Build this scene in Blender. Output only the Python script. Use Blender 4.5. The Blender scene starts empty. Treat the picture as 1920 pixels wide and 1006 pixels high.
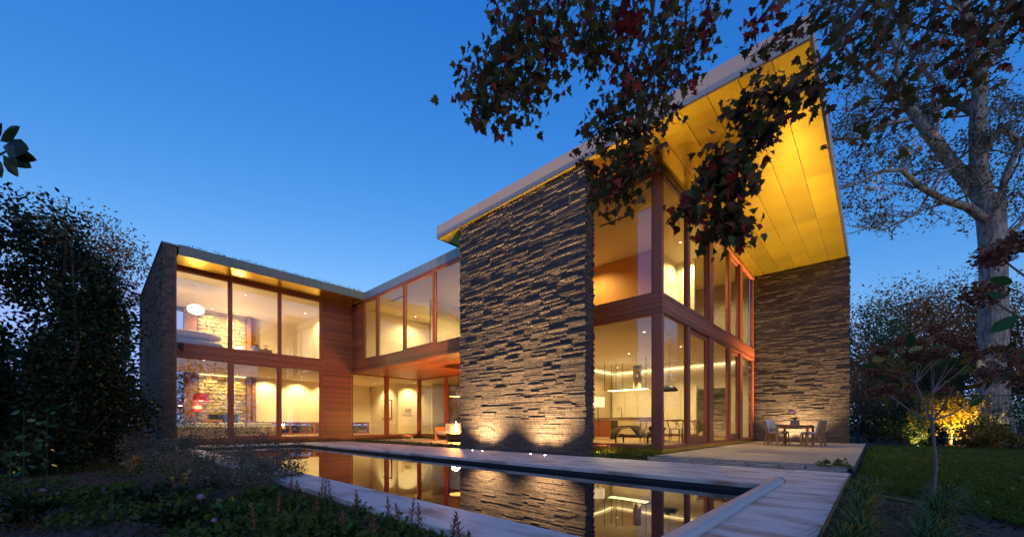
import bpy, math, random
import numpy as np
from mathutils import Vector, Matrix, Euler
random.seed(7); rng = np.random.default_rng(7)
R = math.radians
scene = bpy.context.scene
col = scene.collection

# ------------------------------------------------------------------ camera
H = 0.82                      # lens height above the pool coping (z = 0)
TH = 0.748297                 # heading of the lens
cam_d = bpy.data.cameras.new('camera'); cam = bpy.data.objects.new('camera', cam_d); col.objects.link(cam)
cam_d.sensor_fit = 'HORIZONTAL'; cam_d.sensor_width = 36.0; cam_d.lens = 13.764
cam_d.shift_y = 0.1521; cam_d.clip_start = 0.05; cam_d.clip_end = 2000
cam.location = (0, 0, H); cam.rotation_euler = (R(90), 0, TH)
scene.camera = cam

# ------------------------------------------------------------------ sky, sun, exposure
SUN_EL, SUN_AZ = R(15.0), R(120)
w = bpy.data.worlds.new('World'); scene.world = w; w.use_nodes = True
nt = w.node_tree; nt.nodes.clear()
sky = nt.nodes.new('ShaderNodeTexSky'); sky.sky_type = 'NISHITA'; sky.sun_disc = False
sky.sun_elevation = SUN_EL; sky.sun_rotation = SUN_AZ
sky.air_density = 1.0; sky.dust_density = 0.0; sky.ozone_density = 3.0; sky.altitude = 0
# dusk grading of the whole sky dome, channel by channel (gain, power)
sep = nt.nodes.new('ShaderNodeSeparateColor'); cmb = nt.nodes.new('ShaderNodeCombineColor'); nt.links.new(sky.outputs[0], sep.inputs[0])
for i, (gain, pw) in enumerate(((3.4, 2.0), (1.08, 1.0), (1.13, .5))):
    m1 = nt.nodes.new('ShaderNodeMath'); m1.operation = 'MULTIPLY'; m1.inputs[1].default_value = .15; nt.links.new(sep.outputs[i], m1.inputs[0])
    m2 = nt.nodes.new('ShaderNodeMath'); m2.operation = 'POWER'; m2.inputs[1].default_value = pw; nt.links.new(m1.outputs[0], m2.inputs[0])
    m3 = nt.nodes.new('ShaderNodeMath'); m3.operation = 'MULTIPLY'; m3.inputs[1].default_value = gain / .15; nt.links.new(m2.outputs[0], m3.inputs[0])
    m4 = nt.nodes.new('ShaderNodeMath'); m4.operation = 'MINIMUM'; m4.inputs[1].default_value = (.34, .52, 1.05)[i] / .15; nt.links.new(m3.outputs[0], m4.inputs[0]); nt.links.new(m4.outputs[0], cmb.inputs[i])
bg = nt.nodes.new('ShaderNodeBackground'); bg.inputs[1].default_value = 0.15
wo = nt.nodes.new('ShaderNodeOutputWorld')
nt.links.new(cmb.outputs[0], bg.inputs[0]); nt.links.new(bg.outputs[0], wo.inputs[0])
sun_d = bpy.data.lights.new('sun', 'SUN'); sun = bpy.data.objects.new('sun', sun_d); col.objects.link(sun)
sun_d.energy = 0.9; sun_d.angle = R(40); sun_d.color = (1.0, .82, .72)      # what is left of the afterglow, behind the lens
sdir = Vector((math.sin(SUN_AZ) * math.cos(SUN_EL), math.cos(SUN_AZ) * math.cos(SUN_EL), math.sin(SUN_EL)))
sun.rotation_euler = (-sdir).to_track_quat('-Z', 'Y').to_euler(); sun.location = sdir * 60
scene.view_settings.view_transform = 'Standard'; scene.view_settings.look = 'None'
scene.view_settings.exposure = 0.0; scene.view_settings.gamma = 1.0; scene.view_settings.use_curve_mapping = False
scene.render.engine = 'CYCLES'
cy = scene.cycles
cy.use_denoising = True; cy.max_bounces = 9; cy.diffuse_bounces = 4; cy.glossy_bounces = 4
cy.transparent_max_bounces = 24; cy.sample_clamp_indirect = 4.0; cy.caustics_reflective = False; cy.caustics_refractive = False
try: cy.use_light_tree = True
except Exception: pass

# ------------------------------------------------------------------ helpers
FW = Vector((-math.sin(TH), math.cos(TH), 0)); RT = Vector((math.cos(TH), math.sin(TH), 0)); CAM = Vector((0, 0, H))
def at(u, v, D):              # a point seen at (u, v) of the 1920 wide photograph, D metres deep
    return CAM + D * (FW + RT * ((u - 960) / 734.07) + Vector((0, 0, (795.05 - v) / 734.07)))
def atz(u, v, z):
    d = FW + RT * ((u - 960) / 734.07) + Vector((0, 0, (795.05 - v) / 734.07))
    return CAM + d * ((z - H) / d.z)

def link(o, parent=None):
    col.objects.link(o)
    if parent is not None:
        o.parent = parent
        if parent.get('_w'): o.matrix_parent_inverse = Matrix.Translation(-Vector(parent.location))
    return o
def tag(o, label=None, cat=None, group=None, kind=None):
    if label: o['label'] = label
    if cat: o['category'] = cat
    if group: o['group'] = group
    if kind: o['kind'] = kind
    return o
def thing(name, label, cat, loc=(0, 0, 0), rz=0, group=None, world=False):
    o = bpy.data.objects.new(name, None); o.empty_display_size = .2; col.objects.link(o)
    o.location = loc; o.rotation_euler = (0, 0, rz)
    if world: o['_w'] = 1
    return tag(o, label, cat, group)
def copy_tree(o, parent=None):
    c = o.copy(); col.objects.link(c)
    if parent is not None: c.parent = parent
    for ch in [x for x in o.children]: copy_tree(ch, c)
    return c

class MB:
    def __init__(s): s.v = []; s.f = []
    def add(s, vs, fs):
        n = len(s.v); s.v += [tuple(p) for p in vs]; s.f += [tuple(i + n for i in f) for f in fs]; return s
    def box(s, x0, x1, y0, y1, z0, z1):
        return s.add([(x0,y0,z0),(x1,y0,z0),(x1,y1,z0),(x0,y1,z0),(x0,y0,z1),(x1,y0,z1),(x1,y1,z1),(x0,y1,z1)],
                     [(0,3,2,1),(4,5,6,7),(0,1,5,4),(1,2,6,5),(2,3,7,6),(3,0,4,7)])
    def bar(s, a, b, wx, wz):      # rectangular bar from a to b
        a = Vector(a); b = Vector(b); d = (b - a).normalized()
        up = Vector((0, 0, 1)) if abs(d.z) < .95 else Vector((0, 1, 0))
        sx = d.cross(up).normalized() * wx / 2; sz = sx.cross(d).normalized() * wz / 2
        vs = [a - sx - sz, a + sx - sz, a + sx + sz, a - sx + sz, b - sx - sz, b + sx - sz, b + sx + sz, b - sx + sz]
        return s.add(vs, [(0,1,2,3),(7,6,5,4),(0,4,5,1),(1,5,6,2),(2,6,7,3),(3,7,4,0)])
    def tube(s, pts, rad, n=8, cap=True):
        pts = [Vector(p) for p in pts]
        if not hasattr(rad, '__len__'): rad = [rad] * len(pts)
        rings = []; ref = Vector((.31, .53, .79)).normalized(); base = len(s.v)
        for i, p in enumerate(pts):
            d = (pts[min(i + 1, len(pts) - 1)] - pts[max(i - 1, 0)])
            d = d.normalized() if d.length > 1e-9 else Vector((0, 0, 1))
            u = (ref - d * ref.dot(d))
            u = u.normalized() if u.length > 1e-4 else d.orthogonal().normalized()
            ref = u; v = d.cross(u)
            for k in range(n):
                t = 2 * math.pi * k / n
                s.v.append(tuple(p + (u * math.cos(t) + v * math.sin(t)) * rad[i]))
        for i in range(len(pts) - 1):
            for k in range(n):
                a = base + i * n + k; b = base + i * n + (k + 1) % n
                s.f.append((a, b, b + n, a + n))
        if cap:
            s.f.append(tuple(base + k for k in range(n))[::-1]); s.f.append(tuple(base + (len(pts) - 1) * n + k for k in range(n)))
        return s
    def lathe(s, prof, c=(0, 0, 0), n=20, sx=1, sy=1):
        base = len(s.v)
        for r, z in prof:
            for k in range(n):
                t = 2 * math.pi * k / n; s.v.append((c[0] + r * sx * math.cos(t), c[1] + r * sy * math.sin(t), c[2] + z))
        for i in range(len(prof) - 1):
            for k in range(n):
                a = base + i * n + k; b = base + i * n + (k + 1) % n; s.f.append((a, b, b + n, a + n))
        s.f.append(tuple(base + k for k in range(n))[::-1]); s.f.append(tuple(base + (len(prof) - 1) * n + k for k in range(n)))
        return s
    def prism(s, poly, a, b, axis):   # polygon in the plane normal to axis, from a to b
        def P(p, t):
            return {'x': (t, p[0], p[1]), 'y': (p[0], t, p[1]), 'z': (p[0], p[1], t)}[axis]
        n = len(poly); vs = [P(p, a) for p in poly] + [P(p, b) for p in poly]
        return s.add(vs, [tuple(range(n))[::-1], tuple(range(n, 2 * n))] + [(i, (i + 1) % n, (i + 1) % n + n, i + n) for i in range(n)])
    def build(s, name, mat, parent=None, smooth=False, bevel=0, kind=None, sub=0):
        m = bpy.data.meshes.new(name); m.from_pydata(s.v, [], s.f); m.materials.append(mat); m.update()
        if smooth: m.polygons.foreach_set('use_smooth', [True] * len(m.polygons))
        o = bpy.data.objects.new(name, m); link(o, parent)
        if bevel:
            b = o.modifiers.new('bevel', 'BEVEL'); b.width = bevel; b.segments = 2; b.limit_method = 'ANGLE'
        if sub:
            b = o.modifiers.new('sub', 'SUBSURF'); b.levels = sub; b.render_levels = sub
        if kind: o['kind'] = kind
        return o
def box(x0, x1, y0, y1, z0, z1): return MB().box(x0, x1, y0, y1, z0, z1)
def np_mesh(name, V, F, mat, parent=None, kind=None, smooth=False):   # V (n,3), F (m,k)
    m = bpy.data.meshes.new(name); V = np.asarray(V, np.float32); F = np.asarray(F, np.int32)
    m.vertices.add(len(V)); m.vertices.foreach_set('co', V.ravel())
    k = F.shape[1]; m.loops.add(F.size); m.loops.foreach_set('vertex_index', F.ravel())
    m.polygons.add(len(F)); m.polygons.foreach_set('loop_start', np.arange(0, F.size, k, dtype=np.int32))
    try: m.polygons.foreach_set('loop_total', np.full(len(F), k, np.int32))
    except Exception: pass
    m.update(calc_edges=True); m.validate(); m.materials.append(mat)
    if smooth: m.polygons.foreach_set('use_smooth', [True] * len(m.polygons))
    o = bpy.data.objects.new(name, m); link(o, parent)
    if kind: o['kind'] = kind
    return o

# ------------------------------------------------------------------ materials
def mat(name, base, rough=.6, metal=0., spec=.5, vary=None, noise=None, bump=0., bscale=30., stretch=(1, 1, 1), island=0., emit=None, coat=0.):
    """base colour; vary = second colour mixed in by noise(scale, lo, hi); island = brightness change from piece to piece"""
    m = bpy.data.materials.new(name); m.use_nodes = True; t = m.node_tree; N = t.nodes; L = t.links
    b = N['Principled BSDF']; b.inputs['Roughness'].default_value = rough; b.inputs['Metallic'].default_value = metal
    b.inputs['Specular IOR Level'].default_value = spec
    if coat: b.inputs['Coat Weight'].default_value = coat; b.inputs['Coat Roughness'].default_value = .15
    tc = N.new('ShaderNodeNewGeometry'); mp = N.new('ShaderNodeMapping'); mp.inputs['Scale'].default_value = stretch
    L.new(tc.outputs['Position'], mp.inputs[0])
    cur = None
    rgb = N.new('ShaderNodeRGB'); rgb.outputs[0].default_value = (*base, 1); cur = rgb.outputs[0]
    if vary:
        sc, lo, hi = noise or (4, .35, .65)
        n = N.new('ShaderNodeTexNoise'); n.inputs['Scale'].default_value = sc; n.inputs['Detail'].default_value = 6; L.new(mp.outputs[0], n.inputs['Vector'])
        r = N.new('ShaderNodeMapRange'); r.inputs[1].default_value = lo; r.inputs[2].default_value = hi; L.new(n.outputs['Fac'], r.inputs[0])
        x = N.new('ShaderNodeMix'); x.data_type = 'RGBA'; L.new(r.outputs[0], x.inputs[0]); L.new(cur, x.inputs[6]); x.inputs[7].default_value = (*vary, 1)
        cur = x.outputs[2]
    if island:
        g = N.new('ShaderNodeNewGeometry'); oi = N.new('ShaderNodeObjectInfo')
        ad = N.new('ShaderNodeMath'); ad.operation = 'ADD'; L.new(g.outputs['Random Per Island'], ad.inputs[0]); L.new(oi.outputs['Random'], ad.inputs[1])
        fr = N.new('ShaderNodeMath'); fr.operation = 'FRACT'; L.new(ad.outputs[0], fr.inputs[0])
        r = N.new('ShaderNodeMapRange'); r.inputs[3].default_value = 1 - island; r.inputs[4].default_value = 1 + island; L.new(fr.outputs[0], r.inputs[0])
        h = N.new('ShaderNodeHueSaturation'); L.new(cur, h.inputs['Color']); L.new(r.outputs[0], h.inputs['Value']); cur = h.outputs[0]
    L.new(cur, b.inputs['Base Color'])
    if bump:
        n = N.new('ShaderNodeTexNoise'); n.inputs['Scale'].default_value = bscale; n.inputs['Detail'].default_value = 5; L.new(mp.outputs[0], n.inputs['Vector'])
        bp = N.new('ShaderNodeBump'); bp.inputs['Strength'].default_value = bump; bp.inputs['Distance'].default_value = .02
        L.new(n.outputs['Fac'], bp.inputs['Height']); L.new(bp.outputs[0], b.inputs['Normal'])
    if emit: b.inputs['Emission Color'].default_value = (*emit[0], 1); b.inputs['Emission Strength'].default_value = emit[1]
    return m
def leafmat(name, cols, rough=.45, trans=.25):   # colour chosen leaf by leaf from a list
    m = bpy.data.materials.new(name); m.use_nodes = True; t = m.node_tree; N = t.nodes; L = t.links
    b = N['Principled BSDF']; b.inputs['Roughness'].default_value = rough; b.inputs['Specular IOR Level'].default_value = .2
    g = N.new('ShaderNodeNewGeometry'); oi = N.new('ShaderNodeObjectInfo')
    ad = N.new('ShaderNodeMath'); ad.operation = 'ADD'; L.new(g.outputs['Random Per Island'], ad.inputs[0]); L.new(oi.outputs['Random'], ad.inputs[1])
    fr = N.new('ShaderNodeMath'); fr.operation = 'FRACT'; L.new(ad.outputs[0], fr.inputs[0])
    r = N.new('ShaderNodeValToRGB'); e = r.color_ramp.elements
    while len(e) < len(cols): e.new(.5)
    for i, c in enumerate(cols): e[i].position = i / max(1, len(cols) - 1); e[i].color = (*c, 1)
    L.new(fr.outputs[0], r.inputs[0]); L.new(r.outputs[0], b.inputs['Base Color'])
    tr = N.new('ShaderNodeBsdfTranslucent'); L.new(r.outputs[0], tr.inputs[0])
    mx = N.new('ShaderNodeMixShader'); mx.inputs[0].default_value = trans
    L.new(b.outputs[0], mx.inputs[1]); L.new(tr.outputs[0], mx.inputs[2]); L.new(mx.outputs[0], N['Material Output'].inputs[0])
    return m
def glassmat(name, ior=2.6, rough=0.0, tint=(.97, .98, .97)):
    m = bpy.data.materials.new(name); m.use_nodes = True; t = m.node_tree; N = t.nodes; L = t.links
    N.remove(N['Principled BSDF'])
    tr = N.new('ShaderNodeBsdfTransparent'); tr.inputs[0].default_value = (*tint, 1)
    gl = N.new('ShaderNodeBsdfGlossy'); gl.inputs['Roughness'].default_value = rough
    fr = N.new('ShaderNodeFresnel'); fr.inputs[0].default_value = ior
    mx = N.new('ShaderNodeMixShader'); L.new(fr.outputs[0], mx.inputs[0]); L.new(tr.outputs[0], mx.inputs[1]); L.new(gl.outputs[0], mx.inputs[2])
    L.new(mx.outputs[0], N['Material Output'].inputs[0]); return m
def emitmat(name, c, s):
    m = bpy.data.materials.new(name); m.use_nodes = True; N = m.node_tree.nodes; N.remove(N['Principled BSDF'])
    e = N.new('ShaderNodeEmission'); e.inputs[0].default_value = (*c, 1); e.inputs[1].default_value = s
    m.node_tree.links.new(e.outputs[0], N['Material Output'].inputs[0]); return m

WARM = (1.0, .66, .29); WARM2 = (1.0, .72, .27)
M = {}
M['brick'] = mat('brick', (.094, .068, .058), .78, vary=(.050, .038, .038), noise=(9, .35, .7), bump=.35, bscale=60, island=.38)
M['mortar'] = mat('mortar', (.11, .085, .066), .9, bump=.3, bscale=80)
M['zinc'] = mat('zinc', (.50, .41, .36), .5, .12, vary=(.56, .40, .34), noise=(2.2, .35, .7), stretch=(7, 7, .35), bump=.05, bscale=8, island=.06)
M['zinc_green'] = mat('zinc_green', (.10, .125, .115), .5, .4, vary=(.16, .17, .15), noise=(3, .35, .7), stretch=(6, 6, .4), island=.05)
M['zinc_pale'] = mat('zinc_pale', (.24, .30, .30), .45, .45, vary=(.33, .34, .34), noise=(2, .35, .7), stretch=(5, 5, .4), island=.06)
M['brass'] = mat('brass', (.78, .55, .05), .27, .93, vary=(.62, .43, .04), noise=(1.3, .3, .7), bump=.16, bscale=1.5, island=.16)
M['cedar'] = mat('cedar', (.33, .09, .032), .42, vary=(.21, .056, .022), noise=(3, .3, .7), stretch=(2, 2, 14), bump=.08, bscale=30, island=.28)
M['cedar_frame'] = mat('cedar_frame', (.31, .085, .036), .42, vary=(.24, .064, .028), noise=(6, .3, .7), stretch=(6, 6, 1))
M['glass'] = glassmat('glass')
M['white'] = mat('white_paint', (.78, .74, .66), .6)
M['ceil'] = mat('ceiling_paint', (.80, .76, .68), .7)
M['orange'] = mat('ochre_wall', (.78, .38, .10), .6)  # even ochre tone for the upper and lobby back walls
M['tanwall'] = mat('tan_stone_veneer', (.56, .47, .33), .5, vary=(.46, .37, .25), noise=(3, .35, .65), stretch=(1, 1, 14))
M['floor'] = mat('oak_floor', (.42, .27, .14), .35, vary=(.33, .2, .1), noise=(2, .3, .7), stretch=(1, 9, 1))
M['coping'] = mat('coping_stone', (.56, .52, .50), .55, vary=(.25, .175, .14), noise=(2.3, .47, .70), stretch=(.6, 1.7, 1), bump=.12, bscale=40, island=.05)
M['terrace'] = mat('terrace_stone', (.40, .325, .245), .6, vary=(.32, .26, .20), noise=(2, .4, .7), stretch=(.6, 2.2, 1), bump=.1, bscale=40, island=.06)
M['paver'] = mat('grey_paver', (.24, .23, .23), .7, vary=(.17, .165, .16), bump=.2, bscale=40, island=.15)
M['soil'] = mat('soil_mulch', (.022, .015, .011), .95, vary=(.042, .028, .02), noise=(18, .4, .65), bump=.9, bscale=35)
M['turf'] = mat('turf_soil', (.06, .10, .02), .95, vary=(.05, .06, .02), noise=(6, .4, .6), bump=.5, bscale=60)
M['basin'] = mat('pool_plaster', (.012, .016, .022), .6)
M['tile'] = mat('pool_tile', (.015, .018, .024), .35)
M['dark'] = mat('dark_metal', (.02, .02, .022), .45, .3)
M['black'] = mat('black_leather', (.018, .022, .020), .28)
M['chrome'] = mat('chrome', (.6, .58, .55), .18, 1)
M['steel'] = mat('brushed_steel', (.42, .38, .32), .35, 1)
M['teak'] = mat('teak', (.34, .17, .075), .5, vary=(.27, .13, .055), noise=(8, .3, .7), stretch=(1, 1, 1), island=.12)
M['canvas'] = mat('grey_canvas', (.52, .50, .50), .85, bump=.2, bscale=120)
M['sofa'] = mat('cream_linen', (.80, .73, .62), .85, bump=.15, bscale=90)
M['redshade'] = mat('red_shade', (.55, .03, .02), .7, emit=((.9, .04, .02), .35))
M['orangefab'] = mat('tan_leather', (.45, .2, .07), .5)
M['roller'] = mat('roller_housing', (.46, .46, .47), .4, .3)
M['grey'] = mat('grey_ceramic', (.17, .15, .15), .5)
M['bark'] = mat('oak_bark', (.30, .265, .23), .9, vary=(.12, .10, .09), noise=(5, .4, .62), stretch=(2.2, 2.2, .5), bump=1.0, bscale=7)
M['bark_dark'] = mat('dark_bark', (.045, .036, .032), .85, bump=.5, bscale=40)
M['stem'] = mat('dry_stem', (.14, .10, .05), .8)
M['lens'] = emitmat('lamp_lens', (1, .8, .5), 220)
M['lens_soft'] = emitmat('downlight_lens', (1, .82, .55), 9)
M['globe'] = emitmat('glowing_glass', (1, .87, .62), 5.0)
M['flame'] = emitmat('flame', (1, .42, .07), 9)
M['flame_core'] = emitmat('flame_core', (1, .7, .25), 18)
M['strip'] = emitmat('cove_strip', (1, .74, .32), 6)

# ------------------------------------------------------------------ lamps: the light belongs to its fixture
def spot(parent, loc, target, power, size, blend=.6, radius=.04, color=WARM):
    power *= 5.6
    d = bpy.data.lights.new('lamp_light', 'SPOT'); d.energy = power; d.spot_size = R(size); d.spot_blend = blend; d.shadow_soft_size = radius; d.color = color
    o = bpy.data.objects.new('lamp_light', d); link(o, parent); o.location = loc
    o.rotation_euler = (Vector(target) - Vector(loc)).to_track_quat('-Z', 'Y').to_euler(); return o
def point(parent, loc, power, radius=.1, color=WARM):
    power *= 5.5
    d = bpy.data.lights.new('lamp_light', 'POINT'); d.energy = power; d.shadow_soft_size = radius; d.color = color
    o = bpy.data.objects.new('lamp_light', d); link(o, parent); o.location = loc; return o
def downlight(x, y, z, power, label, group, target=None, size=150, color=WARM2):
    t = thing('ceiling_downlight', label, 'light', (x, y, z), group=group)
    MB().lathe([(.07, 0), (.07, -.008), (.05, -.008), (.045, 0)], n=16).build('trim_ring', M['white'], t)
    MB().lathe([(.043, -.001), (.043, -.004)], n=12).build('lens', M['lens_soft'], t)
    tg = (0, 0, -1) if target is None else (target[0] - x, target[1] - y, target[2] - z)
    spot(t, (0, 0, -.03), tg, power, size, .8, .04, color); return t
def uplight(x, y, z, target, power, size, label, group, color=WARM, blend=.7, even=False):
    t = thing('ground_uplight', label, 'light', (x, y, z), group=group)
    MB().lathe([(.055, 0), (.055, .010), (.038, .012), (.036, .006)], n=18).build('ring', M['steel'], t)
    MB().lathe([(.035, .005), (.035, .009)], n=14).build('lens', M['lens'], t)
    o = spot(t, (0, 0, .03), Vector(target) - Vector((x, y, z)), power, size, blend, .025, color)
    if even:                                               # linear falloff added, unlike a real lamp, to carry light far up the wall
        o.data.use_nodes = True; nt_ = o.data.node_tree; em = nt_.nodes['Emission']; lf = nt_.nodes.new('ShaderNodeLightFalloff'); lf.inputs[0].default_value = 1.0
        nt_.links.new(lf.outputs['Linear'], em.inputs['Strength'])
    return t

# ================================================================== THE SETTING
def struct(name, mb, m, **k): return tag(mb.build(name, m, **k), kind='structure')
# ground sheet to the horizon with the pool cut out as an opening
g = MB(); S = 400
for (x0, x1, y0, y1) in ((-S, -18.9, -S, S), (-.9, S, -S, S), (-18.9, -.9, -S, 2.2), (-18.9, -.9, 6.6, S)):
    g.add([(x0, y0, -.1), (x1, y0, -.1), (x1, y1, -.1), (x0, y1, -.1)], [(0, 1, 2, 3)])
struct('ground', g, M['soil'])
PX0, PX1, PY0, PY1 = -18.6, -1.0, 2.45, 6.23            # pool opening
WZ = -.125
b = MB()
b.add([(PX0-.2, PY0-.2, -1.4), (PX1+.06, PY0-.2, -1.4), (PX1+.06, PY1+.2, -1.4), (PX0-.2, PY1+.2, -1.4)], [(0, 1, 2, 3)])
for (x0, x1, y0, y1) in ((PX0-.2, PX1+.06, PY0-.2, PY0-.02), (PX0-.2, PX1+.06, PY1+.02, PY1+.2), (PX0-.2, PX0-.02, PY0-.02, PY1+.02), (PX1+.001, PX1+.06, PY0-.02, PY1+.02)):
    b.box(x0, x1, y0, y1, -1.4, -.066)
struct('pool_basin', b, M['basin'])
wm = bpy.data.materials.new('pool_water'); wm.use_nodes = True; N = wm.node_tree.nodes; L = wm.node_tree.links
p = N['Principled BSDF']; p.inputs['Base Color'].default_value = (.004, .007, .012, 1); p.inputs['Roughness'].default_value = .012; p.inputs['IOR'].default_value = 2.1
nz = N.new('ShaderNodeTexNoise'); nz.inputs['Scale'].default_value = 1.1; nz.inputs['Detail'].default_value = 1
bp = N.new('ShaderNodeBump'); bp.inputs['Strength'].default_value = .03; bp.inputs['Distance'].default_value = .05
tcn = N.new('ShaderNodeNewGeometry'); L.new(tcn.outputs['Position'], nz.inputs['Vector']); L.new(nz.outputs['Fac'], bp.inputs['Height']); L.new(bp.outputs[0], p.inputs['Normal'])
wv = MB(); wv.add([(PX0-.02, PY0-.02, WZ), (PX1, PY0-.02, WZ), (PX1, PY1+.02, WZ), (PX0-.02, PY1+.02, WZ)], [(0, 1, 2, 3)])
struct('pool_water', wv, wm)

def slab_set(root, name, xs, ys, z0, z1, m, gap=.006, bev=.006):
    for i in range(len(xs) - 1):
        for j in range(len(ys) - 1):
            box(xs[i] + gap/2, xs[i+1] - gap/2, ys[j] + gap/2, ys[j+1] - gap/2, z0, z1).build(name, m, root, bevel=bev)
def grid(a, b, n): return [a + (b - a) * i / n for i in range(n + 1)]
cop = bpy.data.objects.new('pool_coping', None); col.objects.link(cop); tag(cop, kind='structure')
slab_set(cop, 'coping_slab', grid(PX0, -1.07, 6), [PY1, 8.62], -.065, 0, M['coping'])
slab_set(cop, 'coping_slab', grid(PX0, -1.07, 7), [1.90, PY0], -.065, 0, M['coping'])
slab_set(cop, 'coping_slab', [-19.2, PX0], grid(1.90, 8.62, 3), -.065, 0, M['coping'])
slab_set(cop, 'coping_slab', [-1.07, -.31], [-2.5, .6, 3.6, 6.2, 8.72], -.065, 0, M['coping'])
box(PX0-.6, PX1+.1, 1.93, PY0-.021, -.35, -.066).build('coping_footing', M['paver'], cop)
box(PX1+.061, -.33, -2.4, 8.7, -.4, -.066).build('coping_footing', M['paver'], cop)
box(-19.15, PX1+.06, PY1+.201, 8.6, -.4, -.066).build('coping_footing', M['paver'], cop)
ter = bpy.data.objects.new('terrace', None); col.objects.link(ter); tag(ter, kind='structure')
slab_set(ter, 'terrace_slab', [-4.0, -2.75, -1.5, -.285], grid(9.46, 20.6, 9), 0, .062, M['terrace'], gap=.004, bev=.003)
box(-4.0, -.30, 9.48, 21.0, -.3, -.001).build('terrace_footing', M['paver'], ter)
# narrow grey pavers with planted joints between coping and terrace
pav = bpy.data.objects.new('paver_strip', None); col.objects.link(pav); tag(pav, kind='structure')
for r in range(4):
    y0 = 8.745 + r * .178; x = -3.9 + random.random() * .2 + (.5 if r == 3 else .0) - r * .12
    while x < -.36:
        ww = random.choice((.42, .5, .58)); x1 = min(x + ww, -.33)
        if x1 - x > .12: box(x, x1 - .035, y0, y0 + .145, -.06, .012 + .011 * r + random.uniform(-.004, .004)).build('paver', M['paver'], pav, bevel=.006)
        x += ww
# fire court behind the coping
fc = bpy.data.objects.new('courtyard', None); col.objects.link(fc); tag(fc, kind='structure')
slab_set(fc, 'court_slab', grid(-18.9, -10.6, 5), grid(9.75, 12.9, 2), -.08, .035, M['terrace'], gap=.005, bev=.004)
lawn = MB(); lawn.add([(-.24, 7.0, -.085), (1.2, 5.6, -.085), (40, 4.6, -.085), (40, 23.6, -.085), (-.24, 21.4, -.085)], [(0, 1, 2, 3, 4)])
struct('lawn', lawn, M['turf'])
edge = MB(); edge.box(-.305, -.288, -2.4, 8.72, -.3, .002).box(-.279, -.262, 8.73, 20.6, -.3, .05)
struct('edging_strip', edge, M['dark'])

# ================================================================== THE HOUSE
house = thing('house', 'two storey modern house with dark thin brick walls, brass soffit and lit timber windows', 'house', (-12, 12, 0), world=True)
def brick_mesh():
    m = bpy.data.meshes.new('brick'); b = MB().box(-.5, .5, -.5, .5, -.5, .5)
    m.from_pydata(b.v, [], b.f); m.materials.append(M['brick']); return m
BRICK = brick_mesh()
def brick_wall(x0, x1, y0, y1, z0, z1, faces, singles, pitch=.052, length=.58):
    core = box(x0 + .018, x1 - .018, y0 + .018, y1 - .018, z0, z1 - .01).build('brick_wall', M['mortar'], house)
    bricks = []
    n = int(round((z1 - z0) / pitch)); pitch = (z1 - z0) / n; hgt = pitch - .009
    def prot():
        t = random.random()
        return random.uniform(0, .004) if t < .52 else random.uniform(.006, .012) if t < .84 else random.uniform(.016, .027)
    for c in range(n):
        za = z0 + c * pitch
        for f in faces:
            a0, a1 = (x0, x1) if f in 'FB' else (y0 + .075, y1 - .075)
            a = a0 - random.random() * length
            while a < a1:
                Lb = length * random.choice((.55, .8, 1, 1, 1, 1.15)); s = max(a, a0); e = min(a + Lb, a1); a += Lb
                if e - s < .05: continue
                pr = prot(); zz = za + .009 / 2 + random.uniform(-.0006, .0006); e -= .009
                if f in 'FB':
                    if s == a0: s -= random.choice((0, .0, .02, .035))
                    if e + .0091 >= a1: e = a1 + random.choice((0, .0, .02, .035))
                q = {'F': (s, e, y0 - pr, y0 + .07), 'B': (s, e, y1 - .07, y1 + pr), 'R': (x1 - .07, x1 + pr * .6, s, e), 'L': (x0 - pr * .6, x0 + .07, s, e)}[f]
                ctr = Vector(((q[0] + q[1]) / 2, (q[2] + q[3]) / 2, zz + hgt / 2))
                bricks.append((f, q, zz, zz + hgt, (ctr - CAM).length / max(.05, e - s)))
    order = sorted([i for i, k in enumerate(bricks) if k[0] == faces[0] and k[2] > .02], key=lambda i: bricks[i][4])[:singles]
    own = set(order); rest = MB()
    for i, (f, q, za, zb, _) in enumerate(bricks):
        if i in own:
            o = bpy.data.objects.new('brick', BRICK); col.objects.link(o); o.parent = core
            o.location = ((q[0]+q[1])/2, (q[2]+q[3])/2, (za+zb)/2); o.scale = (q[1]-q[0], q[3]-q[2], zb-za)
        else: rest.box(q[0], q[1], q[2], q[3], za, zb)
    rest.build('bricks', M['brick'], core, kind='stuff')
    return core
XC, YC, YR = -4.069, 10.093, 20.62
tag(brick_wall(-10.457, -5.469, 8.65, 9.066, -.02, 7.535, 'FRBL', 215), 'freestanding dark brick wall lit from below by the pool')
tag(brick_wall(-4.10, -.773, YR, 21.04, .0, 7.535, 'FRB', 65), 'dark brick wall behind the teak table, lit from below')
pier = tag(brick_wall(-27.8, -18.4, 1.731, 2.131, -.1, 7.19, 'RF', 20), 'long dark brick wall at the far left of the house')
box(-27.9, -18.36, 1.69, 2.17, 7.195, 7.26).build('wall_cap', M['zinc_green'], pier)

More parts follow.
